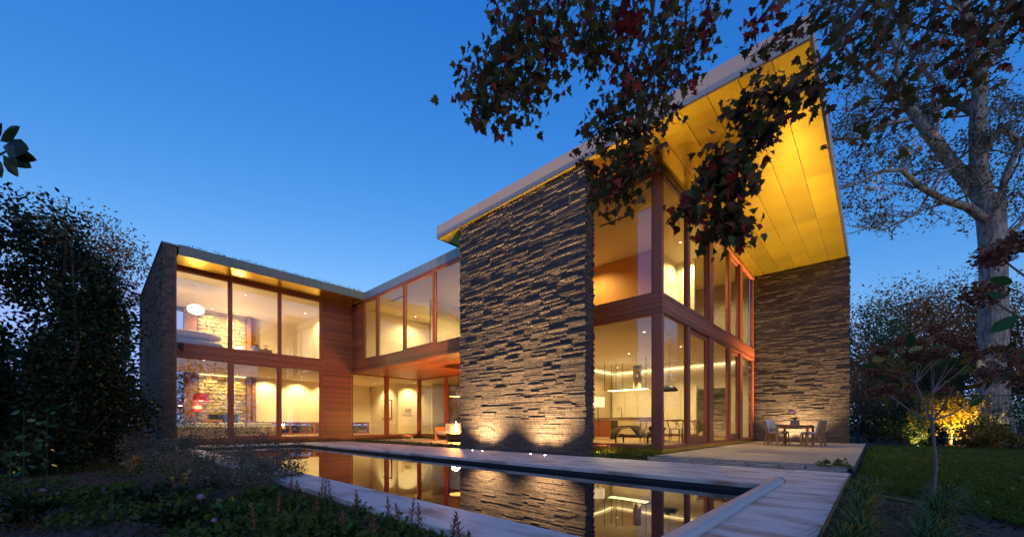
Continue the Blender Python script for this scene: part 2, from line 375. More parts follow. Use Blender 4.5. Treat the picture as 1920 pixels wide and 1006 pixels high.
# --- main roof: zinc fascia and brass soffit panels
roof = box(-11.58, -.84, 8.57, 21.06, 7.575, 7.94).build('roof', M['zinc_pale'], house)
fx = [-11.62, -9.4, -7.1, -4.8, -2.5, -.80]
for i in range(5): box(fx[i] + .002, fx[i+1] - .002, 8.52, 8.566, 7.535, 7.957).build('fascia_panel', M['zinc'], roof)
de = MB().box(-11.625, -.795, 8.515, 8.57, 7.524, 7.5335).box(-.842, -.796, 8.571, 21.06, 7.524, 7.5335).box(-11.624, -11.578, 8.571, 21.06, 7.524, 7.5335)
de.build('dark_edge', M['dark'], roof)  # dark strip added to cover the glowing underside of the fascia
ry = grid(8.57, 21.06, 5)
for i in range(5):
    box(-.836, -.80, ry[i] + .002, ry[i+1] - .002, 7.535, 7.957).build('fascia_panel', M['zinc'], roof)
    box(-11.62, -11.584, ry[i] + .002, ry[i+1] - .002, 7.535, 7.957).build('fascia_panel', M['zinc'], roof)
sx = [-11.57] + [-.845 - .562 * i for i in range(19, -1, -1)]
sy = [8.575, 10.6, 13.4, 16.2, 19.0, 21.05]
for i in range(len(sx) - 1):
    for j in range(5):
        gap = .012
        z = 7.545 + random.uniform(-.0015, .0015)
        box(sx[i] + gap/2, sx[i+1] - gap/2, sy[j] + .0015, sy[j+1] - .0015, z, z + .012).build('soffit_panel', M['brass'], roof)

# --- windows: frame part with a pane
def window(plane, c, a0, a1, z0, z1, fw=.06, d=.09, name='window', rail=None, label=None, fmat='cedar_frame', inset=.0):
    rail = rail or fw; m = MB()
    def bx(u0, u1, za, zb, d0, d1):
        if plane == 'x': m.box(c + d0, c + d1, u0, u1, za, zb)
        else: m.box(u0, u1, c + d0, c + d1, za, zb)
    d0, d1 = -d / 2 - inset, d / 2 - inset
    bx(a0, a0 + fw, z0, z1, d0, d1); bx(a1 - fw, a1, z0, z1, d0, d1)
    bx(a0 + fw, a1 - fw, z1 - fw, z1, d0, d1); bx(a0 + fw, a1 - fw, z0, z0 + rail, d0, d1)
    o = m.build(name, M[fmat], house, bevel=.004)
    if label: o['label'] = label
    g = MB(); s = -inset
    if plane == 'x': g.add([(c+s, a0+fw, z0+rail), (c+s, a1-fw, z0+rail), (c+s, a1-fw, z1-fw), (c+s, a0+fw, z1-fw)], [(0, 1, 2, 3)])
    else: g.add([(a0+fw, c+s, z0+rail), (a1-fw, c+s, z0+rail), (a1-fw, c+s, z1-fw), (a0+fw, c+s, z1-fw)], [(0, 1, 2, 3)])
    g.build('pane', M['glass'], o)
    return o
def hbar(name, m, *a, bevel=.004): return box(*a).build(name, M[m], house, bevel=bevel)

# --- corner pavilion glazing
Z0, ZS, ZT, ZH = .236, 3.743, 4.265, 7.535
hbar('base_panel', 'brass', -8.6, XC + .02, YC + .0, YC + .10, -.05, Z0 - .055); hbar('base_panel', 'brass', XC - .08, XC + .019, YC + .101, YR, -.05, Z0 - .055)
hbar('sill', 'cedar_frame', -8.6, XC + .045, YC - .03, YC + .14, Z0 - .054, Z0); hbar('sill', 'cedar_frame', XC - .12, XC + .044, YC + .141, YR - .01, Z0 - .054, Z0)
box(XC - .235, XC + .005, YC - .005, YC + .14, Z0 + .001, ZS - .002).build('corner_post', M['cedar_frame'], house, bevel=.006)
box(XC - .235, XC + .005, YC - .005, YC + .14, ZT + .002, ZH - .131).build('corner_post', M['cedar_frame'], house, bevel=.006)
hbar('head_beam', 'cedar_frame', -8.6, XC + .03, YC - .025, YC + .15, ZH - .13, ZH - .003); hbar('head_beam', 'cedar_frame', XC - .14, XC + .029, YC + .151, YR - .01, ZH - .13, ZH - .003)
for k in range(4):
    za = ZS + (ZT - ZS) * k / 4; zb = ZS + (ZT - ZS) * (k + 1) / 4 - .005
    hbar('spandrel_board', 'cedar', -8.6, XC + .02, YC - .015, YC + .12, za, zb, bevel=.002); hbar('spandrel_board', 'cedar', XC - .12, XC + .021, YC + .121, YR - .01, za, zb, bevel=.002)
window('y', YC + .06, -8.5, -4.306, Z0 + .001, ZS - .002, .045, label='wide ground floor pane of the corner room')
window('y', YC + .06, -8.5, -4.306, ZT + .002, ZH - .132, .045, label='wide upper pane of the corner room')
ypost = [(12.06, 12.27), (14.13, 14.58), (16.48, 16.76), (18.17, 18.6), (20.45, 20.605)]
for (a, b_) in ypost:
    hbar('mullion', 'cedar_frame', XC - .13, XC - .005, a, b_, Z0 + .001, ZS - .002); hbar('mullion', 'cedar_frame', XC - .13, XC - .005, a, b_, ZT + .002, ZH - .132)
starts = [YC + .142] + [q[1] for q in ypost[:-1]]
for i, (a, q) in enumerate(zip(starts, ypost)):
    door = i in (1, 3)
    window('x', XC - .06, a + .002, q[0] - .002, Z0 + .001, ZS - .002, .13 if door else .03, .09 if door else .07, name='glass_door' if door else 'window', rail=.22 if door else None, inset=.05 if door else 0)
    window('x', XC - .06, a + .002, q[0] - .002, ZT + .002, ZH - .132, .10 if door else .03, .09 if door else .07, inset=.05 if door else 0)
# floors, ceilings and inner walls of the pavilion
def inner(name, m, *a): return box(*a).build(name, M[m], house)
inner('floor', 'floor', -11.1, XC - .15, YC + .15, 20.5, .02, Z0 - .004)
inner('ceiling', 'ceil', -11.1, XC - .15, YC + .15, 20.5, ZS + .02, ZS + .09)
inner('floor', 'floor', -11.1, XC - .15, YC + .15, 20.5, ZS + .11, ZT - .03)
inner('ceiling', 'ceil', -11.1, XC - .15, YC + .16, 20.5, ZH - .10, ZH - .02)
inner('inner_wall', 'tanwall', -11.25, -11.1, 9.6, 20.6, .02, ZS + .018)
inner('inner_wall', 'white', -11.25, -11.1, 9.6, 20.6, ZS + .1, ZH - .02)
inner('inner_wall', 'white', -11.1, -4.25, 20.5, 20.6, .02, ZH - .02)
inner('inner_wall', 'orange', -11.1, -6.0, 14.5, 14.62, ZT - .03, ZH - .101)
inner('inner_wall', 'white', -6.0, -5.3, 16.4, 16.52, ZT - .03, ZH - .101)
inner('inner_wall', 'white', -6.15, -6.0, 14.621, 16.52, ZT - .03, ZH - .102)
inner('outer_wall', 'white', -11.2, -8.62, YC, YC + .12, .0, ZH - .02)
for (x, y) in ((-6.2, 11.6), (-7.9, 11.7)): inner('ceiling_vent', 'dark', x - .55, x + .55, y - .05, y + .05, ZH - .107, ZH - .1005)
strip = box(-11.09, -11.0, 10.4, 20.4, ZS - .07, ZS - .055).build('cove_light', M['strip'], house)
strip2 = box(-10.9, -4.5, 20.38, 20.46, ZS - .07, ZS - .055).build('cove_light', M['strip'], house)
# kitchen wall: pale cabinet doors and a tall oven bank
for i in range(6):
    box(-11.0 + i * .76, -11.0 + i * .76 + .75, 20.25, 20.48, Z0 + .1, 2.75).build('cabinet_door', M['white'], house, bevel=.004)
for i in range(4):
    o = box(-6.35, -5.2, 20.22, 20.48, .5 + i * .52, .98 + i * .52).build('oven', M['black'], house, bevel=.01)
    MB().tube([(-6.25, 20.17, .90 + i * .52), (-5.3, 20.17, .90 + i * .52)], .014, 8).build('handle', M['chrome'], o)

# --- left wing
XL, LS, LT, LH = -19.84, 3.448, 3.996, 6.80
hbar('base_panel', 'cedar', XL - .08, XL + .03, 2.14, 7.73, -.05, .18); hbar('sill', 'cedar_frame', XL - .12, XL + .05, 2.14, 7.735, .181, .234)
ly = [2.135, 4.0, 5.865, 7.685]
for k in range(4):
    za = LS + (LT - LS) * k / 4
    hbar('spandrel_board', 'cedar', XL - .12, XL + .025, 2.14, 7.742, za, za + (LT - LS) / 4 - .005, bevel=.002)
for yy in ly[1:]:
    hbar('mullion', 'cedar_frame', XL - .12, XL + .02, yy - .06, yy + .055, .235, LS - .002); hbar('mullion', 'cedar_frame', XL - .12, XL + .02, yy - .06, yy + .055, LT + .001, LH - .001)
hbar('head_beam', 'cedar_frame', XL - .12, XL + .03, 2.14, 9.19, LH, 6.955)
for i in range(3):
    a, q = ly[i] + (.057 if i else .02), ly[i+1] - .062
    door = i == 1
    window('x', XL - .05, a, q, .236, LS - .003, .07 if door else .025, .08 if door else .06, name='glass_door' if door else 'window', rail=.11 if door else None)
    window('x', XL - .05, a, q, LT + .002, LH - .002, .022, .06)
nb = 64                                                   # cedar cladding, board by board
for i in range(nb):
    za = .02 + i * (6.79 - .02) / nb; d = random.uniform(0, .010)
    o = box(XL - .02, XL + .02 + d, 7.745, 9.185, za, za + (6.79 - .02) / nb - .010).build('cladding_board', M['cedar'], house)
inner('cladding_backing', 'dark', XL - .10, XL - .021, 7.745, 13.2, 3.46, 6.8); inner('cladding_backing', 'dark', XL - .10, XL - .021, 7.745, 9.185, 0, 3.459)
wing = box(-27.8, -18.46, 2.172, 14.4, 6.985, 7.27).build('roof', M['zinc_green'], house)
gy = grid(2.165, 9.19, 3)
for i in range(3):
    box(-18.458, -18.41, gy[i] + .002, gy[i+1] - .002, 6.94, 7.305).build('fascia_panel', M['zinc_green'], wing)
for i in range(4):
    x0 = -19.80 + i * .335
    for j in range(3): box(x0 + .003, x0 + .332, gy[j] + .002, gy[j+1] - .002, 6.958, 6.972).build('soffit_panel', M['brass'], wing)
# rooms of the wing
inner('floor', 'floor', -26.0, XL - .13, 2.14, 13.4, .02, .21)
inner('ceiling', 'ceil', -26.0, XL - .13, 2.14, 13.4, LS + .03, LS + .1); inner('floor', 'floor', -26.0, XL - .13, 2.14, 13.4, LS + .12, LT - .03)
inner('ceiling', 'ceil', -26.0, XL - .13, 2.14, 13.4, LH + .02, LH + .1)
inner('inner_wall', 'white', -26.15, -26.0, 6.42, 13.4, LT - .02, LH + .02)
inner('inner_wall', 'white', -26.0, XL - .16, 8.6, 8.75, LT - .03, LH + .02)
inner('door_leaf', 'white', -23.0, -22.1, 8.575, 8.598, LT - .03, LT + 2.3)
inner('inner_wall', 'white', -26.15, -26.0, 6.42, 13.4, 2.98, LS + .03)
inner('roller_shade', 'white', -25.95, -25.93, 6.45, 13.3, .98, LS + .02)
inner('window_frame', 'cedar_frame', -26.1, -25.98, 6.42, 13.3, .86, .95); inner('window_frame', 'cedar_frame', -26.1, -25.98, 6.42, 13.3, .21, .28)
for yy in (6.42, 8.2, 9.6, 11.2, 13.2): inner('mullion', 'cedar_frame', -26.1, -25.98, yy, yy + .1, .281, .859)
inner('inner_wall', 'white', -26.15, -26.0, 13.3, 13.56, .02, LH)
gl = MB(); gl.add([(-26.05, 6.5, .28), (-26.05, 13.2, .28), (-26.05, 13.2, .86), (-26.05, 6.5, .86)], [(0, 1, 2, 3)]); gl.build('pane', M['glass'], house)
for (za, zb) in ((.21, LS + .03), (LT - .03, LH + .02)):
    inner('wood_column', 'teak', -26.05, -25.55, 5.95, 6.12, za, zb); inner('wood_column', 'teak', -26.05, -25.75, 6.2, 6.40, za, zb)
    inner('wood_column', 'teak', -26.05, -25.8, 3.25, 3.78, za, zb)
    gl = MB(); gl.add([(-26.02, 2.14, za), (-26.02, 3.25, za), (-26.02, 3.25, zb), (-26.02, 2.14, zb)], [(0, 1, 2, 3)]); gl.build('pane', M['glass'], house)
# fieldstone chimney wall, stone by stone
smat = mat('fieldstone', (.50, .38, .18), .75, vary=(.36, .29, .17), noise=(3, .35, .65), bump=.5, bscale=14, island=.3)
smort = mat('lime_mortar', (.42, .33, .18), .9, bump=.3, bscale=40)
def stone_wall(z0, z1, y0=3.8, y1=5.93, x=-25.82):
    core = box(-26.1, x - .015, y0, y1, z0, z1).build('stone_wall', smort, house)
    z = z0
    while z < z1 - .03:
        h = min(random.uniform(.13, .30), z1 - z)
        if z1 - z - h < .08: h = z1 - z
        y = y0
        while y < y1 - .03:
            ww = min(random.uniform(.16, .52), y1 - y)
            if y1 - y - ww < .1: ww = y1 - y
            n = random.choice((5, 6, 7)); poly = []
            for k in range(n):
                t = 2 * math.pi * (k + random.uniform(-.25, .25)) / n
                cx, cz = math.cos(t), math.sin(t); s = .5 / max(abs(cx), abs(cz), .70) * 1.03
                poly.append((y + ww / 2 + cx * s * ww * .97, z + h / 2 + cz * s * h * .97))
            d = random.uniform(.0, .05); m = MB(); nn = len(poly)
            cyy, czz = y + ww / 2, z + h / 2
            vs = [(x - .04, *q) for q in poly] + [(x + d, cyy + (q[0]-cyy) * .93, czz + (q[1]-czz) * .93) for q in poly] + [(x + d + .018 + random.uniform(-.008, .012), cyy + (q[0]-cyy) * .7, czz + (q[1]-czz) * .7) for q in poly]
            fs = [(i, (i+1) % nn, (i+1) % nn + nn, i + nn) for i in range(nn)] + [(i + nn, (i+1) % nn + nn, (i+1) % nn + 2*nn, i + 2*nn) for i in range(nn)] + [tuple(range(2*nn, 3*nn))]
            m.add(vs, fs).build('stone', smat, core)
            y += ww
        z += h
    return core
stone_wall(.21, LS + .02); stone_wall(LT - .03, LH + .01)
fp = inner('fireplace_opening', 'dark', -25.81, -25.6, 4.25, 5.5, .8, 1.35)
box(-26.0, -25.93, 3.85, 5.9, LS - .06, LS - .045).build('cove_light', M['strip'], house)
box(-25.72, -25.66, 3.85, 5.9, LS - .03, LS - .015).build('cove_light', M['strip'], house)

# --- link between the wings
YK = 9.2; KW0, KW1 = 3.97, 6.86
nb = 5
for i in range(nb):
    za = 3.470 + i * (KW0 - 3.47) / nb
    box(XL + .025, -10.5, YK - .02, YK + .05, za, za + (KW0 - 3.47) / nb - .004).build('cladding_board', M['cedar'], house)
for i in range(29):
    za = KW0 + i * .1; box(XL + .025, -18.52, YK - .02, YK + .05, za + .001, za + .096).build('cladding_board', M['cedar'], house)
for i in range(18):                                        # boards of the underside, running with the link
    ya = YK + .052 + i * .228
    box(XL + .03, -10.5, ya, ya + .222, 3.462, 3.478).build('soffit_board', M['cedar'], house)
inner('floor_slab', 'dark', XL, -10.5, YK + .06, 14.0, 3.48, 3.86); inner('floor', 'floor', XL, -10.5, YK + .12, 14.0, 3.861, 3.93)
kw = [(-18.51, -17.21), (-17.17, -14.9), (-14.86, -12.70), (-12.66, -10.6)]
for i, (a, q) in enumerate(kw):
    window('y', YK + .02, a, q, KW0 + .003, KW1, .09 if i in (0, 2) else .045, .10)
hbar('head_beam', 'cedar_frame', -18.53, -10.5, YK - .03, YK + .1, KW1 + .002, 6.952)
lroof = box(-18.405, -11.3, YK + .05, 14.4, 6.99, 7.27).build('roof', M['zinc_pale'], house)
kx = [-18.40, -16.1, -13.0, -10.9]
for i in range(3): box(kx[i] + .002, kx[i+1] - .002, YK - .035, YK + .048, 6.953, 7.30).build('fascia_panel', M['zinc_pale'], lroof)
inner('ceiling', 'ceil', XL, -10.5, YK + .12, 14.0, 6.86, 6.95)
inner('inner_wall', 'white', XL, -10.5, 13.9, 14.0, 3.93, 6.86); inner('inner_wall', 'white', XL - .02, XL + .1, YK + .12, 13.9, 3.93, 6.86)
inner('inner_wall', 'white', -16.0, -15.88, 11.3, 13.9, 3.93, 6.86)
inner('ceiling_vent', 'dark', -17.4, -16.2, 10.0, 10.1, 6.852, 6.859)
# lobby under the link
hbar('base_panel', 'cedar', XL - .08, XL + .02, 9.2, 13.3, -.05, .18); hbar('sill', 'cedar_frame', XL - .1, XL + .05, 9.2, 13.35, .181, .234)
for (a, q) in ((9.23, 11.08), (11.28, 13.2)): window('x', XL - .03, a, q, .236, 3.455, .035, .07)
hbar('mullion', 'cedar_frame', XL - .10, XL + .03, 11.085, 11.275, .235, 3.459); hbar('corner_post', 'cedar_frame', XL - .10, XL + .08, 13.205, 13.36, .235, 3.459)
hbar('base_panel', 'brass', XL + .09, -10.5, 13.28, 13.36, -.05, .18); hbar('sill', 'cedar_frame', XL + .09, -10.5, 13.25, 13.40, .181, .234)
for (a, q) in ((XL + .09, -17.4), (-17.2, -14.5), (-14.4, -10.6)): window('y', 13.31, a, q, .236, 3.455, .04, .07)
hbar('mullion', 'cedar_frame', -17.39, -17.21, 13.26, 13.38, .235, 3.459); hbar('mullion', 'cedar_frame', -14.49, -14.41, 13.26, 13.38, .235, 3.459)
inner('floor', 'floor', -26, -10.5, 13.41, 19.5, .02, .21); inner('ceiling', 'ceil', -26, -11.3, 13.41, 19.5, 3.46, 3.6)
inner('inner_wall', 'white', -26.0, -22.4, 13.42, 13.54, .21, 3.46); inner('inner_wall', 'white', -22.52, -22.4, 13.541, 16.9, .21, 3.46)
inner('inner_wall', 'white', -22.52, -18.8, 16.901, 17.0, .21, 3.46); inner('inner_wall', 'orange', -18.8, -11.3, 15.6, 15.7, .21, 3.46)
inner('panel_door', 'cedar_frame', -17.6, -16.6, 15.55, 15.598, .21, 2.7)
inner('stair_wall', 'white', -20.9, -20.8, 14.9, 16.9, .21, 3.46)
for i in range(7): inner('stair_tread', 'dark', -20.6 + i * .26, -20.6 + i * .26 + .3, 15.6, 16.6, .21 + i * .17, .38 + i * .17)

# ================================================================== LAMPS
for i, (x, y) in enumerate(((-9.32, 8.2), (-8.88, 8.22), (-6.94, 8.22), (-6.42, 8.2))):
    uplight(x, y, .001, (x + .0, 8.62, 3.0), 135, 124, ['leftmost ground uplight in the coping before the brick wall', 'second ground uplight from the left before the brick wall',
            'second ground uplight from the right before the brick wall', 'rightmost ground uplight in the coping before the brick wall'][i], 'uplights along the pool wall', blend=1, even=True)
for i, (x, y) in enumerate(((-2.80, 20.3), (-2.17, 20.25))):
    uplight(x, y, .064, (x, 20.6, 2.6), 135, 124, ['left ground uplight behind the teak table', 'right ground uplight behind the teak table'][i], 'uplights behind the table', blend=1, even=True)
# main rooms
k = 0
NM = ['front left', 'front middle', 'front right', 'middle left', 'middle', 'middle right', 'back left', 'back middle', 'back right']
for j, y in enumerate((12.0, 15.2, 18.6)):
    for i, x in enumerate((-9.8, -7.5, -5.4)):
        downlight(x, y, ZS + .019, 55, 'small round downlight, %s one in the kitchen ceiling' % NM[k], 'kitchen downlights')
        k += 1
for i, (x, y) in enumerate(((-5.4, 15.9), (-5.2, 14.6), (-8.6, 13.5), (-5.2, 18.4))):
    downlight(x, y, ZH - .101, 62, 'round downlight in the upper corner room, ' + ['by the white wall', 'near the side windows', 'over the ochre wall', 'at the far end'][i], 'upper corner room downlights')
# left wing
for i, y in enumerate((6.9, 8.6, 10.3)):
    downlight(-25.2, y, LS + .029, 60, 'downlight washing the pale roller shade, ' + ['first from the stone wall', 'second from the stone wall', 'third from the stone wall'][i], 'wing wall washers', target=(-25.95, y, 1.6), size=120)
for i, (y, zc) in enumerate(((4.3, LS + .029), (5.4, LS + .029), (4.3, LH + .019), (5.4, LH + .019))):
    downlight(-25.2, y, zc, 34, ['left downlight grazing the lower stone wall', 'right downlight grazing the lower stone wall', 'left downlight grazing the upper stone wall', 'right downlight grazing the upper stone wall'][i], 'stone wall downlights', target=(-25.8, y, zc - 2.0), size=120)
for i, (x, y) in enumerate(((-20.4, 3.2), (-20.4, 5.4), (-24.0, 4.9), (-23.4, 8.0))):
    downlight(x, y, LS + .029, 45, 'downlight in the living room ceiling, ' + ['above the arc lamp', 'above the sofa end', 'before the stone wall', 'before the roller shade'][i], 'living room downlights')
for i, (x, y) in enumerate(((-21.4, 4.9), (-22.6, 7.9), (-24.8, 4.9))):
    downlight(x, y, LH + .019, 55, 'downlight in the upper left room ceiling, ' + ['behind the middle pane', 'by the white door', 'before the upper stone wall'][i], 'upper left room downlights')
# lobby and link
for i, (x, y, tx, ty) in enumerate(((-23.8, 12.6, -23.8, 13.4), (-21.6, 14.2, -22.4, 14.2), (-20.3, 12.9, -20.3, 12.9), (-16.8, 14.5, -16.8, 15.6), (-13.5, 14.4, -13.5, 15))):
    zc = LS + .029 if y < 13.4 else 3.459
    downlight(x, y, zc, 70, 'lobby downlight, ' + ['over the tall framed picture', 'over the small framed picture', 'at the glazed corner', 'over the ochre wall', 'nearest the tall brick wall'][i], 'lobby downlights', target=(tx, ty, .8), size=120)
for i, x in enumerate((-18.9, -17.0, -14.2, -12.2)):
    downlight(x, 12.4, 6.859, 60, 'downlight in the bridge room ceiling, ' + ['leftmost', 'second from the left', 'second from the right', 'rightmost'][i], 'bridge room downlights')

# ================================================================== FURNITURE AND FITTINGS
def aty(u, v, Y):
    d = FW + RT * ((u - 960) / 734.07) + Vector((0, 0, (795.05 - v) / 734.07)); return CAM + d * (Y / d.y)
TZ = .063
# pool cover housing along the near short side
t = thing('pool_cover_housing', 'pale grey rounded housing lying across the end of the pool', 'pool cover', (-1.0, 4.3, 0), world=True)
prof = [(-1.095, .002), (-1.095, .03), (-1.07, .058), (-1.03, .07), (-.985, .068), (-.952, .05), (-.94, .025), (-.94, .002)]
MB().prism(prof, 1.93, 6.66, 'y').build('housing', M['roller'], t, bevel=.003)
MB().prism([(p[0] * 1.0 + (p[0] + 1.02) * .04, p[1] * 1.05) for p in prof], 6.661, 6.69, 'y').build('end_cap', M['dark'], t)
box(-1.118, -1.097, 1.95, 6.62, -.02, .016).build('cover_edge', M['steel'], t)

# outdoor table and chairs
t = thing('teak_table', 'rectangular teak dining table on the terrace before the brick wall', 'table', (-2.12, 17.3, TZ))
for i in range(7): box(-.47 + i * .1345, -.47 + i * .1345 + .130, -.85, .85, .71, .74).build('top_board', M['teak'], t, bevel=.003)
for sx_ in (-1, 1):
    for sy_ in (-1, 1): box(sx_ * .43 - .035, sx_ * .43 + .035, sy_ * .80 - .035, sy_ * .80 + .035, 0, .708).build('leg', M['teak'], t, bevel=.004)
    box(sx_ * .43 - .012, sx_ * .43 + .012, -.76, .76, .62, .707).build('apron', M['teak'], t)
for sy_ in (-1, 1): box(-.39, .39, sy_ * .80 - .012, sy_ * .80 + .012, .62, .707).build('apron', M['teak'], t)
def make_chair(label):
    t = thing('teak_chair', label, 'chair', group='chairs round the teak table')
    for s in (-1, 1):
        MB().bar((s * .26, -.30, 0), (s * .26, -.22, .44), .05, .035).bar((s * .26, -.22, .44), (s * .26, -.31, .90), .045, .035).build('leg', M['teak'], t, bevel=.003)
        MB().bar((s * .26, .26, 0), (s * .26, .24, .46), .045, .035).build('leg', M['teak'], t, bevel=.003)
        MB().bar((s * .26, -.24, .41), (s * .26, .25, .43), .05, .03).build('seat_rail', M['teak'], t); MB().bar((s * .26, -.26, .19), (s * .26, .25, .19), .03, .025).build('stretcher', M['teak'], t)
    MB().bar((-.24, .24, .43), (.24, .24, .43), .03, .05).build('seat_rail', M['teak'], t)
    for k in range(4): MB().bar((-.24, -.225 - k * .026, .49 + k * .105), (.24, -.225 - k * .026, .49 + k * .105), .02, .04).build('back_slat', M['teak'], t)
    box(-.235, .235, -.2, .25, .436, .50).build('seat_cushion', M['canvas'], t, bevel=.02)
    b = MB(); b.add([(-.235, -.19, .49), (.235, -.19, .49), (.235, -.13, .49), (-.235, -.13, .49), (-.235, -.29, .92), (.235, -.29, .92), (.235, -.235, .93), (-.235, -.235, .93)], [(0,3,2,1),(4,5,6,7),(0,1,5,4),(1,2,6,5),(2,3,7,6),(3,0,4,7)])
    b.build('back_cushion', M['canvas'], t, bevel=.018); return t
c0 = make_chair('near left teak chair with pale cushions at the terrace table')
for i, (x, y, a, lab) in enumerate(((-2.66, 16.92, -90, None), (-2.66, 17.75, -90, 'far left teak chair with pale cushions at the terrace table'),
        (-1.62, 16.75, 90, 'near right teak chair with pale cushions at the terrace table'), (-1.58, 17.6, 90, 'far right teak chair with pale cushions at the terrace table'))):
    c = c0 if i == 0 else copy_tree(c0)
    c.location = (x, y, TZ); c.rotation_euler = (0, 0, R(a))
    if lab: c['label'] = lab
# orchid
GREEN = leafmat('plant_green', [(.03, .08, .015), (.05, .13, .02), (.08, .17, .03)])
t = thing('potted_orchid', 'pink orchid in a square grey pot on the teak table', 'plant', (-2.12, 17.2, TZ + .741))
MB().prism([(-.13, -.10), (.13, -.10), (.13, .10), (-.13, .10)], 0, .17, 'z').build('pot', M['grey'], t, bevel=.012)
for k in range(14):
    a = random.uniform(0, 6.28); l = random.uniform(.14, .26); dx, dy = math.cos(a), math.sin(a); z = .16
    MB().add([(dx*.03, dy*.03, z), (dx*l*.5 - dy*.035, dy*l*.5 + dx*.035, z + .10), (dx*l, dy*l, z + random.uniform(.03, .1)), (dx*l*.5 + dy*.035, dy*l*.5 - dx*.035, z + .10)], [(0, 1, 2, 3)]).build('leaf', GREEN, t)
ORCH = mat('orchid_petal', (.42, .10, .34), .5)
for s in (-1, 1):
    pts = [(s * .02, 0, .15), (s * .03, 0, .35), (0, .0, .47), (-.08 - s * .02, .0, .53), (-.18 - s * .03, 0, .54)]
    MB().tube(pts, .005, 5).build('stem', M['stem'], t)
    for k in range(5):
        cx, cz = -.02 - k * .04, .49 + .02 * math.sin(k) + s * .015
        m = MB()
        for q in range(5):
            a = q * 1.2566; m.add([(cx, -.01, cz), (cx + .025*math.cos(a-.5), -.02, cz + .025*math.sin(a-.5)), (cx + .038*math.cos(a), -.015, cz + .038*math.sin(a)), (cx + .025*math.cos(a+.5), -.02, cz + .025*math.sin(a+.5))], [(0, 1, 2, 3)])
        m.build('blossom', ORCH, t)

# chaise longue in the corner room
t = thing('chaise_longue', 'black leather chaise longue on a steel frame behind the corner window', 'chaise', (-5.6, 11.6, Z0), world=True)
pts = [aty(u, v, 11.6) for u, v in ((1150, 809), (1156, 801), (1166, 798), (1180, 797), (1189, 797), (1196, 804), (1206, 816), (1210, 816), (1224, 808), (1240, 801))]
m = MB(); th_ = .05
for (p, q) in zip(pts[:-1], pts[1:]):
    d = (q - p).normalized(); n = Vector((-d.z, 0, d.x)); n = n if n.z > 0 else -n
    ya, yb = 11.35, 11.9; e = d * .012
    a1, a2, b1, b2 = p - e, q + e, p - e - n * th_, q + e - n * th_
    m.add([(a1.x, ya, a1.z), (a2.x, ya, a2.z), (b2.x, ya, b2.z), (b1.x, ya, b1.z), (a1.x, yb, a1.z), (a2.x, yb, a2.z), (b2.x, yb, b2.z), (b1.x, yb, b1.z)], [(0,1,2,3),(7,6,5,4),(0,4,5,1),(1,5,6,2),(2,6,7,3),(3,7,4,0)])
m.build('cushion', M['black'], t, bevel=.01)
for yy in (11.335, 11.915): MB().tube([p + Vector((0, yy - 11.6, -.06)) for p in pts], .014, 8).build('frame_tube', M['chrome'], t)
h = pts[-2]; MB().tube([(h.x + .05, 11.38, h.z + .09), (h.x + .05, 11.88, h.z + .09)], .085, 14).build('head_roll', M['black'], t, smooth=True)
for xx in (-6.05, -5.0):
    MB().bar((xx, 11.36, Z0), (xx, 11.36, Z0 + .26), .035, .05).bar((xx, 11.88, Z0), (xx, 11.88, Z0 + .26), .035, .05).bar((xx, 11.36, Z0 + .27), (xx, 11.88, Z0 + .27), .04, .03).build('leg', M['dark'], t)
MB().bar((-6.05, 11.62, Z0 + .25), (-5.0, 11.62, Z0 + .25), .05, .03).build('base_rail', M['dark'], t)

# kitchen
t = thing('kitchen_island', 'long pale kitchen island with a thin dark worktop', 'kitchen island', (-8.6, 17.1, Z0), world=True)
for i in range(4): box(-10.1 + i * .78, -10.1 + i * .78 + .772, 16.62, 17.6, Z0 + .08, 1.10).build('cabinet', M['tanwall'], t, bevel=.004)
box(-10.0, -7.1, 16.7, 17.55, Z0, Z0 + .08).build('plinth', M['dark'], t); box(-10.15, -6.95, 16.56, 17.66, 1.101, 1.14).build('worktop', M['grey'], t, bevel=.004)
t = thing('tap', 'tall curved steel tap on the kitchen island', 'tap', (-8.85, 17.2, 1.141))
MB().lathe([(.03, 0), (.03, .02), (.018, .03)], n=12).build('base', M['steel'], t)
MB().tube([(0, 0, .02), (0, 0, .36), (-.02, 0, .44), (-.09, 0, .49), (-.17, 0, .47), (-.21, 0, .40), (-.215, 0, .34)], .016, 8).build('spout', M['steel'], t, smooth=True)
MB().tube([(.01, 0, .12), (.08, 0, .16)], .009, 6).build('lever', M['steel'], t)
t = thing('range_hood', 'steel cylinder hood inside a hanging rod frame over the island', 'range hood', (-8.4, 17.0, 3.74), world=True)
hz, hx0, hx1, hy0, hy1 = 2.45, -9.5, -7.45, 16.75, 17.4
f = MB()
for yy in (hy0, hy1): f.bar((hx0, yy, hz), (hx1, yy, hz), .02, .02)
for xx in (hx0, hx1): f.bar((xx, hy0, hz), (xx, hy1, hz), .02, .02)
f.build('frame', M['dark'], t)
for xx in (hx0, -8.9, hx1):
    for yy in (hy0, hy1): MB().bar((xx, yy, hz), (xx, yy, 3.76), .018, .018).build('rod', M['dark'], t)
MB().tube([(-8.0, 17.05, hz + .02), (-8.0, 17.05, 3.5)], .19, 20).build('hood_cylinder', M['steel'], t, smooth=True)
box(-9.4, -7.55, 16.85, 17.3, hz - .035, hz - .012).build('light_panel', M['strip'], t)
t = thing('table_lamp', 'white drum table lamp on a dark sideboard by the brick wall', 'lamp', (-8.35, 14.2, .98))
MB().lathe([(.26, .55), (.26, .95)], n=24).build('lamp_shade', mat('lit_drum_shade', (.8, .75, .65), .8, emit=((1, .8, .5), .9)), t)
MB().lathe([(.1, 0), (.1, .02), (.015, .04), (.015, .56)], n=14).build('stand', M['dark'], t)
t = thing('sideboard', 'dark low sideboard under the white drum lamp', 'sideboard', (-8.4, 14.2, Z0))
